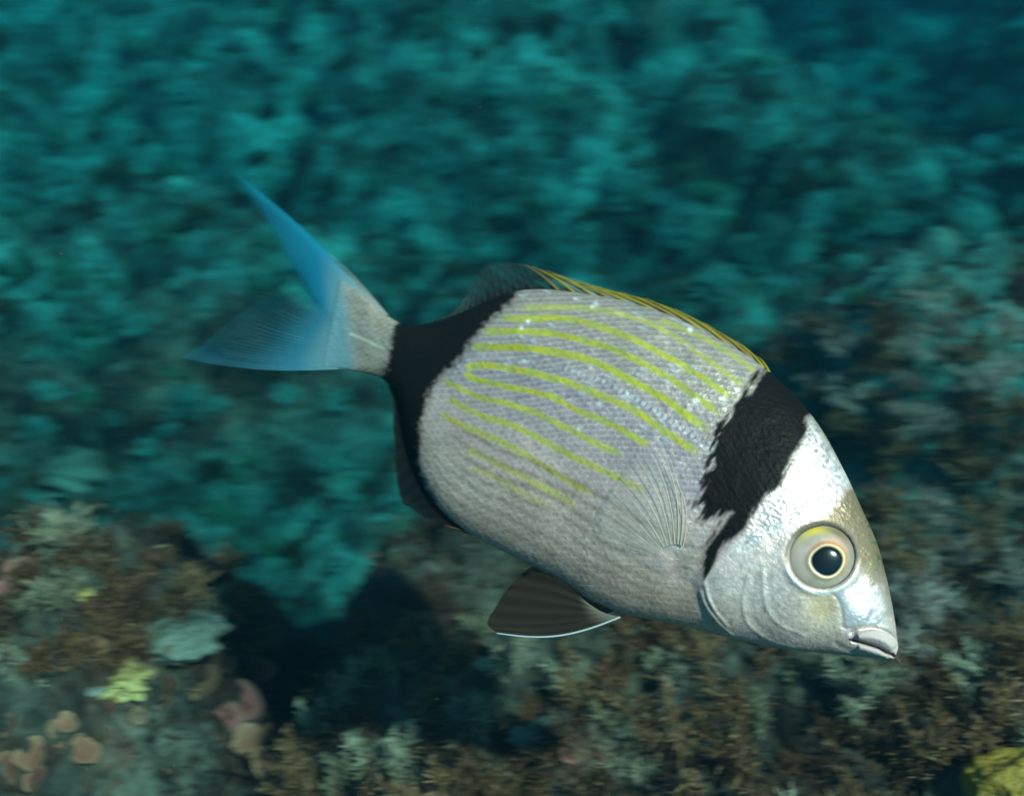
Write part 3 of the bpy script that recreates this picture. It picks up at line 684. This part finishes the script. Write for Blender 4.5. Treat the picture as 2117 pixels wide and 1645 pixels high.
lips = sstep(-5, 5, poly_sd(PX, PY, [(1757, 1316), (1775, 1308), (1805, 1303), (1836, 1312), (1866, 1335), (1860, 1370), (1820, 1362), (1775, 1338)])); c = mixc(c, (.50, .375, .36), lips); metal *= 1 - lips; shine *= 1 - .8 * lips; rough = rough * (1 - lips) + .65 * lips
d, p = poly_dist(PX, PY, slit, 30); c = mixc(c, (.10, .05, .05), sstep(4.0, 1.5, d))
c = mixc(c, (.88, .86, .82), E((re - 1.12) / .07) * sstep(.25, .65, (PY - EY) / ERY) * sstep(1790, 1760, PX)); c = mixc(c, (.13, .11, .09), E((re - 1.06) / .07) * sstep(.45, -.1, (PY - EY) / ERY) * .85); metal *= 1 - .9 * E((re - 1.06) / .12) * sstep(.6, .2, (PY - EY) / ERY); shine *= 1 - .8 * E((re - 1.06) / .10) * sstep(.6, .2, (PY - EY) / ERY); c = mixc(c, (.08, .075, .06), sstep(1.03, .93, re))  # white arc below the eye: rim highlight painted into the pigment
pbase = E(np.hypot((PX - 1372) / 36, (PY - 1168) / 34)); c = mixc(c, (.62, .45, .42), pbase * .6)
c = mixc(c, (.55, .30, .32), E(np.hypot((PX - 1398) / 10, (PY - 1180) / 20)) * .6)
tp = sstep(1430, 1400, PX) * 0
c = np.clip(c, .004, .95); metal = np.clip(metal, 0, 1); rough = np.clip(rough, .2, .8)

V = np.concatenate([A.reshape(-1, 3), B.reshape(-1, 3)])
qa = grid_quads(NS, NTH); qb = qa[:, ::-1] + NS * NTH
# weld along the two mid-lines by sharing vertices of side A
mp = np.arange(2 * NS * NTH)
ii = np.arange(NS) * NTH
A2 = V.reshape(2, NS, NTH, 3)
for j in (0, NTH - 1): mp[NS * NTH + ii + j] = ii + j
qb = mp[qb]
cap = [[int(x) for x in (0 + np.array([0, j + 1, j]))] for j in range(1)]
used = np.unique(np.concatenate([qa.ravel(), qb.ravel()]))
re_ix = np.full(len(V), -1); re_ix[used] = np.arange(len(used))
qall = re_ix[np.concatenate([qa, qb])]
# close snout and tail end with fans
tri = []
for row, flip in ((0, False), (NS - 1, True)):
    j = np.arange(NTH - 1); a0 = row * NTH + j; a1 = a0 + 1; b0 = mp[NS * NTH + row * NTH + j]; b1 = mp[NS * NTH + row * NTH + j + 1]
    qq = np.stack([a0, b0, b1, a1], -1); qall = np.concatenate([qall, re_ix[qq if not flip else qq[:, ::-1]]])
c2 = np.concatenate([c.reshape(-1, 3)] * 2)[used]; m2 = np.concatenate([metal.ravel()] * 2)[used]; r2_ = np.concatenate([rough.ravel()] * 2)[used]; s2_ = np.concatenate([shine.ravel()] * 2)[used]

m = NT('fish skin')
ac = m.n('ShaderNodeAttribute', attribute_name='pigment'); am = m.n('ShaderNodeAttribute', attribute_name='silver'); ar = m.n('ShaderNodeAttribute', attribute_name='gloss')
tc = m.n('ShaderNodeTexCoord'); ns_ = m.n('ShaderNodeTexNoise', i_Scale=900.0, i_Detail=3.0); m.l(tc.outputs['Object'], ns_.inputs[0])
bp = m.n('ShaderNodeBump', i_Strength=.35, i_Distance=.0006); m.l(ns_.outputs[0], bp.inputs['Height'])
b = m.n('ShaderNodeBsdfPrincipled'); m.l(ac.outputs['Color'], b.inputs['Base Color']); m.l(am.outputs['Fac'], b.inputs['Metallic']); m.l(ar.outputs['Fac'], b.inputs['Roughness'])
m.l(bp.outputs[0], b.inputs['Normal']); ash = m.n('ShaderNodeAttribute', attribute_name='shine'); m.l(ash.outputs['Fac'], b.inputs['Specular IOR Level'])
m.l(b.outputs[0], m.out.inputs[0]); M_SKIN = m.m

fish = bpy.data.objects.new('fish', None); COL.objects.link(fish); fish.location = [float(v) for v in ORG]; fish.empty_display_size = .02
tag(fish, 'silver fish with yellow stripes and two black bands swimming head down over the reef', 'fish')
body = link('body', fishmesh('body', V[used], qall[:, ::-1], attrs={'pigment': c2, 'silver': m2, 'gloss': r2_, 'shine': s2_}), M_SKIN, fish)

# --- eyes
ring = (re > .98) & (re < 1.12)
Rp = A[ring]; ecen = Rp.mean(0); _, _, vt = np.linalg.svd(Rp - ecen); en = vt[2] * np.sign(vt[2] @ nn)
en = en * .75 + nn * .25; en /= np.linalg.norm(en)
def ray_on(X, Y, p0, n_): r = px_ray(X, Y); return r * ((p0 @ n_) / (r @ n_))[..., None]
def mat_attr(name, rough=.25, coat=1.0, metal=0.0):
    m = NT(name); ac = m.n('ShaderNodeAttribute', attribute_name='pigment'); b = m.n('ShaderNodeBsdfPrincipled', i_Roughness=rough, i_Metallic=metal)
    b.inputs['Coat Weight'].default_value = coat; b.inputs['Coat Roughness'].default_value = .06
    m.l(ac.outputs['Color'], b.inputs['Base Color']); m.l(b.outputs[0], m.out.inputs[0]); return m.m
M_EYE = mat_attr('fish iris', .5, .12, .1); M_PUP = mat_attr('fish pupil', .12, .2)
nr, na = 46, 96
rr = np.linspace(0, 1, nr); aa = np.linspace(0, 2 * np.pi, na, endpoint=False)
RR, AA = np.meshgrid(rr, aa, indexing='ij')
ex_, ey_ = EX + ERX * .985 * RR * np.cos(AA), EY + ERY * .985 * RR * np.sin(AA)
base = ray_on(ex_, ey_, ecen, en); dome = 14 * np.sqrt(np.clip(1 - RR ** 2, 0, 1)) - 7
# pupil outline, a little pointed to the lower left and right
pu = np.hypot((ex_ - 1708) / (31 + 2.5 * np.cos(2 * AA + .6)), (ey_ - 1160) / 30.5)
dome = dome - 3 * sstep(1.0, .7, pu) + 2.0 * E((pu - 1.15) / .15)
EV = base + en * (dome * UNIT)[..., None]
nz = lambda s, sd: fbm(np.stack([ex_ / s, ey_ / s, 0 * ex_], -1), 3, sd)
ec = np.zeros((nr, na, 3)) + np.array([.31, .235, .19]); ec *= (1 + .25 * nz(16, 1))[..., None]
ec = mixc(ec, (.40, .32, .28), sstep(1690, 1650, ex_) * .7)
ec = mixc(ec, (.34, .14, .08), E(np.hypot((ex_ - 1736) / 26, (ey_ - 1120) / 20)) * .85)
ec = mixc(ec, (.62, .46, .02), E((RR - .84) / .12) * E((AA - 4.45) / .55)); ec = mixc(ec, (.10, .06, .02), E((RR - .84) / .14) * E((AA - 5.35) / .6) * .9)
ec = mixc(ec, (.34, .32, .25), E(np.hypot((ex_ - 1715) / 40, (ey_ - 1203) / 14)) * .7)
ec = mixc(ec, (.56, .22, .08), E((pu - 1.27) / .11) * (.55 + .45 * np.cos(AA - 5.2))); ec = mixc(ec, (.84, .58, .30), E((pu - 1.09) / .06) * (.75 + .25 * np.cos(AA - .4))); ec = mixc(ec, (.07, .05, .03), sstep(.965, 1.0, RR))
ec = mixc(ec, (.004, .005, .006), sstep(1.03, .96, pu))
def mirror(Pc): k = ((Pc - C0) @ nn)[..., None]; return Pc - 2 * k * nn
pr_, pa2 = np.linspace(0, 1, 14), np.linspace(0, 2 * np.pi, 48, endpoint=False); PR, PA = np.meshgrid(pr_, pa2, indexing='ij')
pxx, pyy = 1708 + (30 + 2.4 * np.cos(2 * PA + .6)) * PR * np.cos(PA), 1160 + 29.5 * PR * np.sin(PA)
hh = 14 * np.sqrt(np.clip(1 - ((pxx - EX) / ERX) ** 2 - ((pyy - EY) / ERY) ** 2, 0, 1)) - 7
PV = ray_on(pxx, pyy, ecen, en) + en * ((hh + 3.0 * np.sqrt(np.clip(1 - PR ** 2, 0, 1)) - 1.5) * UNIT)[..., None]
for f, fl in ((lambda p: p, False), (mirror, True)):
    q = grid_quads(nr, na, True); q2 = grid_quads(14, 48, True)
    eo = link('eye', fishmesh('eye', f(EV), q if not fl else q[:, ::-1], attrs={'pigment': ec.reshape(-1, 3)}), M_EYE, fish)
    po = link('pupil', fishmesh('pupil', f(PV), q2 if not fl else q2[:, ::-1], attrs={'pigment': np.full((14 * 48, 3), .003)}), M_PUP, eo)

# --- fins
def fin_mat(name, rough=.45, trl=.4, metal=0.0, spec=.3):
    m = NT(name); ac = m.n('ShaderNodeAttribute', attribute_name='pigment'); aa_ = m.n('ShaderNodeAttribute', attribute_name='cover')
    b = m.n('ShaderNodeBsdfPrincipled', i_Roughness=rough, i_Metallic=metal); m.l(ac.outputs['Color'], b.inputs['Base Color']); b.inputs['Specular IOR Level'].default_value = spec
    t = m.n('ShaderNodeBsdfTranslucent'); m.l(ac.outputs['Color'], t.inputs[0]); ms = m.n('ShaderNodeMixShader'); ms.inputs[0].default_value = trl
    m.l(b.outputs[0], ms.inputs[1]); m.l(t.outputs[0], ms.inputs[2])
    tr = m.n('ShaderNodeBsdfTransparent'); mt = m.n('ShaderNodeMixShader'); m.l(aa_.outputs['Fac'], mt.inputs[0])
    m.l(tr.outputs[0], mt.inputs[1]); m.l(ms.outputs[0], mt.inputs[2]); m.l(mt.outputs[0], m.out.inputs[0]); return m.m
M_FIN = fin_mat('fin membrane', spec=.12); M_RAY = fin_mat('fin ray', .35, .3); M_DFIN = fin_mat('dark fin membrane', .6, .2, spec=.04)
def fin(name, base, tip, nu, nv, rays, lat, pig, cov, mat=M_FIN, parent=fish, amp=1.5, bow=None, raypow=1.0, thick=1.2):
    """membrane between a base curve and a tip curve, corrugated by its rays; a thin closed sheet. returns the object and a sampler"""
    Bc, Tc = spline(base, nu), spline(tip, nu)
    v = np.linspace(0, 1, nv); u = np.linspace(0, 1, nu)
    G = Bc[:, None, :] * (1 - v)[None, :, None] + Tc[:, None, :] * v[None, :, None]
    if bow is not None: G = G + bow(u[:, None], v[None, :])
    ph = np.cos(2 * np.pi * u * rays)[:, None] + 0 * v[None, :]
    lt = lat(u[:, None], v[None, :]) + amp * ph * sstep(0, .15, v)[None, :]
    Pc = on_plane(G[..., 0], G[..., 1], lt)
    col = pig(u[:, None] + 0 * v, v[None, :] + 0 * u[:, None], ph); cv = cov(u[:, None] + 0 * v, v[None, :] + 0 * u[:, None], ph)
    o = link(name, fishmesh(name, Pc, grid_quads(nu, nv), attrs={'pigment': col.reshape(-1, 3), 'cover': np.clip(cv, 0, 1).ravel()}), mat, parent)
    return o
def colr(a, b, f): f = np.clip(f, 0, 1)[..., None]; return np.array(a) * (1 - f) + np.array(b) * f
def tube_c(Pc, R, n=6):
    """tapered tube along camera-space points, radii in pixels"""
    Pc = np.asarray(Pc); tg = np.gradient(Pc, axis=0); tg /= np.linalg.norm(tg, axis=1, keepdims=True) + 1e-12
    s1 = np.cross(tg, nn); s1 /= np.linalg.norm(s1, axis=1, keepdims=True) + 1e-12; s2 = np.cross(tg, s1)
    a = np.linspace(0, 2 * np.pi, n, endpoint=False)
    V = Pc[:, None] + (np.asarray(R) * UNIT)[:, None, None] * (np.cos(a)[None, :, None] * s1[:, None] + np.sin(a)[None, :, None] * s2[:, None])
    return V.reshape(-1, 3), grid_quads(len(Pc), n, True)
def tubes(name, lines, mat, parent, pigs, cover=1.0):
    Vs, qs, cs, off = [], [], [], 0
    for (Pc, R), pg in zip(lines, pigs):
        V, q = tube_c(Pc, R); Vs.append(V); qs.append(q + off); off += len(V); cs.append(np.tile(np.array(pg), (len(V), 1)))
    V = np.concatenate(Vs)
    return link(name, fishmesh(name, V, np.concatenate(qs), attrs={'pigment': np.concatenate(cs), 'cover': np.full(len(V), cover)}), mat, parent)

# caudal fin: two lobes, the upper one swung away from the camera
up_b = [(742, 612), (726, 612), (716, 630), (706, 650), (698, 668)]
up_t = [(478, 352), (500, 378), (545, 440), (600, 535), (640, 618)]
cu = fin('caudal_fin', [(775, 634), (745, 618), (722, 628), (708, 650), (700, 672)], [(474, 346), (492, 372), (545, 452), (598, 545), (648, 622)], 150, 60, 22,
    lambda u, v: -70 * v ** 1.6 * (1 - .6 * u), amp=.25, pig=lambda u, v, p: mixc(colr((.36, .40, .36), (.17, .36, .42), sstep(.0, .10, v)), (.012, .24, .38), sstep(.10, .42, v)) * (1 - .13 * p[..., None] * sstep(.1, .3, v)[..., None]),
    cov=lambda u, v, p: (.97 - .34 * sstep(.3, 1, v) - .45 * sstep(.8, 1, v) ) * sstep(1.0, .97, u * 0 + v * 0 + .9),
    bow=lambda u, v: np.stack([18 * np.sin(np.pi * v) * (1 - u) - 8 * np.sin(np.pi * v) * u, -2 * np.sin(np.pi * v) * (1 - 2 * u)], -1) + 0)
cu['label'] = 'upper lobe of the tail fin, narrow and bright blue'
cl_ = fin('caudal_fin', [(706, 648), (698, 680), (690, 715), (686, 742), (700, 763)], [(632, 612), (560, 612), (485, 655), (425, 705), (376, 740)], 240, 60, 34,
    lambda u, v: 12 * np.sin(3 * v) * v - 30 * v * (1 - u), amp=.25, pig=lambda u, v, p: mixc(colr((.36, .40, .36), (.17, .36, .42), sstep(.0, .06, v)), (.03, .25, .38), sstep(.06, .30, v)) * (1 - .16 * p[..., None] * sstep(.05, .2, v)[..., None]),
    cov=lambda u, v, p: .90 - .82 * sstep(.04, .72, v) + .16 * sstep(.6, 1, u) + .05 * p * (1 - v),
    bow=lambda u, v: np.stack([0 * u * v, 12 * np.sin(np.pi * v) * u + 0 * v], -1))
cl_['label'] = 'lower lobe of the tail fin, wide and see-through blue'
lines, pg = [], []
Bc, Tc = spline([(706, 648), (698, 680), (690, 715), (686, 742), (696, 761)], 30), spline([(640, 616), (560, 614), (485, 657), (425, 706), (380, 740)], 30)
for k in range(1, 30):
    f = np.linspace(-.05, .92 - .2 * random.random(), 14); u = k / 29
    G = Bc[k] * (1 - f)[:, None] + Tc[k] * f[:, None] + np.stack([0 * f, 12 * np.sin(np.pi * np.clip(f, 0, 1)) * u], -1)
    lines.append((on_plane(G[:, 0], G[:, 1], 12 * np.sin(3 * f) * f - 30 * f * (1 - u) + .5), np.linspace(1.3, .25, 14) * random.uniform(.4, 1.0))); pg.append((.25, .46, .55))
fr = tubes('fin_ray', lines, M_RAY, cl_, pg, .35); fr['kind'] = 'stuff'
lines, pg = [], []
for k in range(5):
    f = np.linspace(0, .55 + .06 * k, 12); u0, u1 = np.array([(800 - 6 * k, 652 - 3 * k), (560 - 10 * k + 0, 428 + 6 * k)], float)
    G = u0 * (1 - f)[:, None] + u1 * f[:, None] + np.stack([14 * np.sin(np.pi * f), -4 * np.sin(np.pi * f)], -1)
    lines.append((on_plane(G[:, 0], G[:, 1], -60 * f ** 1.6 + 3), np.linspace(2.4, .5, 12))); pg.append((.62, .60, .56))
fr = tubes('fin_ray', lines, M_RAY, cu, pg, .5); fr['kind'] = 'stuff'

# dorsal fin: soft dark rear part, spiny yellow front part folded low
df = fin('dorsal_fin', [(892, 668), (960, 646), (1010, 622), (1060, 604), (1120, 599), (1180, 604), (1240, 615), (1300, 628), (1388, 657), (1475, 700), (1554, 745), (1592, 772)],
    [(905, 658), (950, 640), (975, 596), (1000, 556), (1040, 545), (1085, 547), (1140, 566), (1215, 590), (1330, 617), (1430, 655), (1535, 715), (1594, 768)], 200, 24, 24,
    lambda u, v: -14 * v * np.sin(np.pi * u) + 0 * u * v, 
    lambda u, v, p: colr(colr((.012, .016, .018), (.045, .05, .05), v), colr((.40, .42, .38), (.33, .25, .03), sstep(.25, .8, v)), sstep(.42, .60, u)) * (1 - .25 * p[..., None]),
    lambda u, v, p: np.where(u < .5, .62 - .25 * sstep(.2, .8, v) + .35 * sstep(.3, 0, v) + .2 * p + .25 * sstep(.93, 1, v), .88 + .1 * p), amp=1.0,
    bow=lambda u, v: np.stack([-10 * v * (1 - v) + 0 * u, 0 * u * v], -1))
BL = spline([(1130, 598), (1180, 604), (1240, 614), (1300, 627), (1388, 655), (1475, 698), (1554, 743), (1590, 770)], 100)
TL = spline([(1085, 549), (1128, 560), (1180, 578), (1248, 597), (1330, 616), (1425, 653), (1530, 712), (1585, 758)], 100)
for k, fx in enumerate(np.linspace(0.02, .98, 12)):
    i = int(fx * 99); bpt = BL[min(99, i + 6)]; j = max(0, i - 4); tpt = TL[j] + (TL[j] - BL[j]) / (np.linalg.norm(TL[j] - BL[j]) + 1e-6) * (3 + 3 * fx)
    f = np.linspace(0, 1, 9); G = bpt * (1 - f)[:, None] + tpt * f[:, None] + np.stack([2 * np.sin(np.pi * f), -4 * np.sin(np.pi * f)], -1)
    tubes('dorsal_spine', [(on_plane(G[:, 0], G[:, 1], 2 - 10 * f), np.linspace(2.8, .4, 9))], M_RAY, df, [(.44, .33, .02) if k % 3 else (.34, .20, .03)])
lines, pg = [], []
BS = spline([(915, 660), (960, 645), (1010, 622), (1060, 604), (1110, 598)], 16); TS = spline([(945, 642), (972, 600), (998, 558), (1040, 546), (1085, 549)], 16)
for k in range(16):
    f = np.linspace(0, 1, 8); G = BS[k] * (1 - f)[:, None] + TS[k] * f[:, None]
    lines.append((on_plane(G[:, 0], G[:, 1], -8 * f + 1), np.linspace(2.2, .5, 8))); pg.append((.03, .035, .035))
fr = tubes('fin_ray', lines, M_RAY, df, pg, .9); fr['kind'] = 'stuff'

# anal fin
af = fin('anal_fin', [(806, 798), (826, 838), (840, 890), (852, 940), (870, 990), (905, 1042), (940, 1078), (975, 1104)],
    [(803, 800), (813, 832), (814, 890), (819, 960), (829, 1030), (852, 1052), (905, 1082), (978, 1107)], 120, 16, 14,
    lambda u, v: 6 * v + 0 * u, lambda u, v, p: colr((.005, .005, .005), (.008, .008, .009), v) * (1 - .2 * p[..., None]), lambda u, v, p: 1.0 - .2 * sstep(.6, 1, v) * sstep(.5, .7, u) + 0 * p, amp=.8, mat=M_DFIN)
f = np.linspace(0, 1, 8); G = np.array([(975, 1102)]) * (1 - f)[:, None] + np.array([(905, 1081)]) * f[:, None]
tubes('anal_spine', [(on_plane(G[:, 0], G[:, 1], 4.0 + 0 * f), np.linspace(3.0, .6, 8))], M_RAY, af, [(.16, .07, .02)])

# pelvic fins, the near one with a white leading edge
def pelvic(dx, dy, l0, near):
    o = fin('pelvic_fin', [(1282 + dx, 1274 + dy), (1262 + dx, 1270 + dy), (1240 + dx, 1262 + dy), (1215 + dx, 1246 + dy)],
        [(1028 + dx, 1308 + dy), (1008 + dx, 1285 + dy), (1045 + dx, 1228 + dy), (1098 + dx, 1180 + dy)], 70, 30, 6,
        lambda u, v: l0 + 14 * v + 0 * u, lambda u, v, p: mixc(colr((.20, .16, .12), (.030, .020, .014), sstep(0, .22, v)) * (1 + .12 * p[..., None]), (.75, .8, .85), sstep(.02, .0, u) * (near * 1.0)),
        lambda u, v, p: .96 - .4 * sstep(.75, 1, u) * v + 0 * p, amp=1.0, mat=M_DFIN, bow=lambda u, v: np.stack([0 * u * v, 22 * np.sin(np.pi * v) * (1 - u) - 14 * np.sin(np.pi * v) * u], -1))
    f = np.linspace(0, 1, 14); G = np.array([(1282 + dx, 1275 + dy)]) * (1 - f)[:, None] + np.array([(1028 + dx, 1309 + dy)]) * f[:, None] + np.stack([0 * f, 22 * np.sin(np.pi * f)], -1)
    tubes('fin_spine', [(on_plane(G[:, 0], G[:, 1], l0 + 14 * f), np.linspace(2.0, .7, 14))], M_RAY, o, [(.62, .64, .68)])
    return o
pelvic(0, 0, 34, 1); p2 = pelvic(14, -22, -34, 0); p2['label'] = 'far side pelvic fin, mostly hidden behind the near one'

# pectoral fins: clear membrane with fine rays lying over the flank
def flank_lat(X, Y):
    k = (PX - X) ** 2 + (PY - Y) ** 2; i = np.unravel_index(np.argmin(k), k.shape); return ((A[i] - C0) @ nn) / UNIT
def pectoral(sgn):
    base = [(1412, 1128), (1398, 1124), (1380, 1128), (1362, 1136), (1345, 1146)]
    tips = [(1398, 985), (1381, 928), (1345, 935), (1305, 975), (1268, 1020), (1245, 1065), (1240, 1110)]
    nR = 11; Bc, Tc = spline(base, nR), spline(tips, nR); lm = flank_lat(1380, 1130)
    f_lat = lambda X, Y, v: max(flank_lat(X, Y), 0) + 5 + 12 * v
    nu, nv = 34, 16; Bm, Tm = spline(base, nu), spline(tips, nu); P = np.zeros((nu, nv, 3)); vv = np.linspace(0, 1, nv)
    def pt(bv, tv, v, k):
        g = bv * (1 - v) + tv * v + np.array([14, 0]) * math.sin(math.pi * v) * (1 - k) + np.array([-24 * (.5 - abs(k - .35)), 0]) * v ** 3
        return g, f_lat(g[0], g[1], v)
    for i in range(nu):
        for j in range(nv):
            g, lt = pt(Bm[i], Tm[i], vv[j], i / (nu - 1)); P[i, j] = on_plane(g[0], g[1], lt)
    if sgn < 0: P = mirror(P)
    cv = (.17 + .30 * (1 - vv) ** 3)[None, :] * np.ones((nu, 1)) 
    o = link('pectoral_fin', fishmesh('pectoral_fin', P, grid_quads(nu, nv), attrs={'pigment': np.tile([.66, .62, .58], (nu * nv, 1)), 'cover': cv.ravel()}), M_FIN, fish)
    for k in range(nR):
        pts = []
        for v in np.linspace(0, 1, 14):
            g, lt = pt(Bc[k], Tc[k], v, k / (nR - 1)); pts.append(on_plane(g[0], g[1], lt + 1.0))
        pts = np.array(pts); pts = mirror(pts) if sgn < 0 else pts
        tubes('fin_ray', [(pts, np.linspace(1.5, .4, 14) * (1 if k < 7 else .7))], M_RAY, o, [(.66, .58, .46)], .80 - .62 * (k / nR))
    return o
pectoral(1); pectoral(-1)

# strand of algae at the mouth
for pts in ([(1842, 1352), (1852, 1360), (1862, 1372)], [(1850, 1356), (1858, 1345), (1861, 1332)]):
    pass
f = spline([(1840, 1352), (1851, 1358), (1858, 1364), (1864, 1376)], 12); g = spline([(1852, 1359), (1859, 1348), (1861, 1334), (1858, 1322)], 12)
V1, q1 = tube_c(on_plane(f[:, 0], f[:, 1], 3.0), np.linspace(1.6, .6, 12)); V2, q2 = tube_c(on_plane(g[:, 0], g[:, 1], 3.0), np.linspace(1.2, .5, 12))
so = link('algae_strand', fishmesh('algae_strand', np.concatenate([V1, V2]), np.concatenate([q1, q2 + len(V1)]), attrs={'pigment': np.tile([.16, .10, .04], (len(V1) + len(V2), 1)), 'cover': np.ones(len(V1) + len(V2))}), M_RAY, loc=ORG)
tag(so, 'thin brown algae strand caught at the mouth of the fish', 'algae')

# drifting specks in the water
Vs, qs = [], []
bv, bq = lump_mesh(77, .25, 8, 6)
for k in range(40):
    X, Y = rng.uniform(0, PW), rng.uniform(0, PH); t = rng.uniform(.36, .9)
    p = RC @ (px_ray(X, Y) * t)
    if p[2] < H(p[0], p[1]) + .02: continue
    Vs.append(bv * rng.uniform(.00018, .00042) * t * 1.6 + p); qs.append(bq + len(bv) * (len(Vs) - 1))
tag(link('floating_specks', mesh_np('floating_specks', np.concatenate(Vs), np.concatenate(qs)), M_WHITE), 'tiny pale specks drifting in the water', kind='stuff')
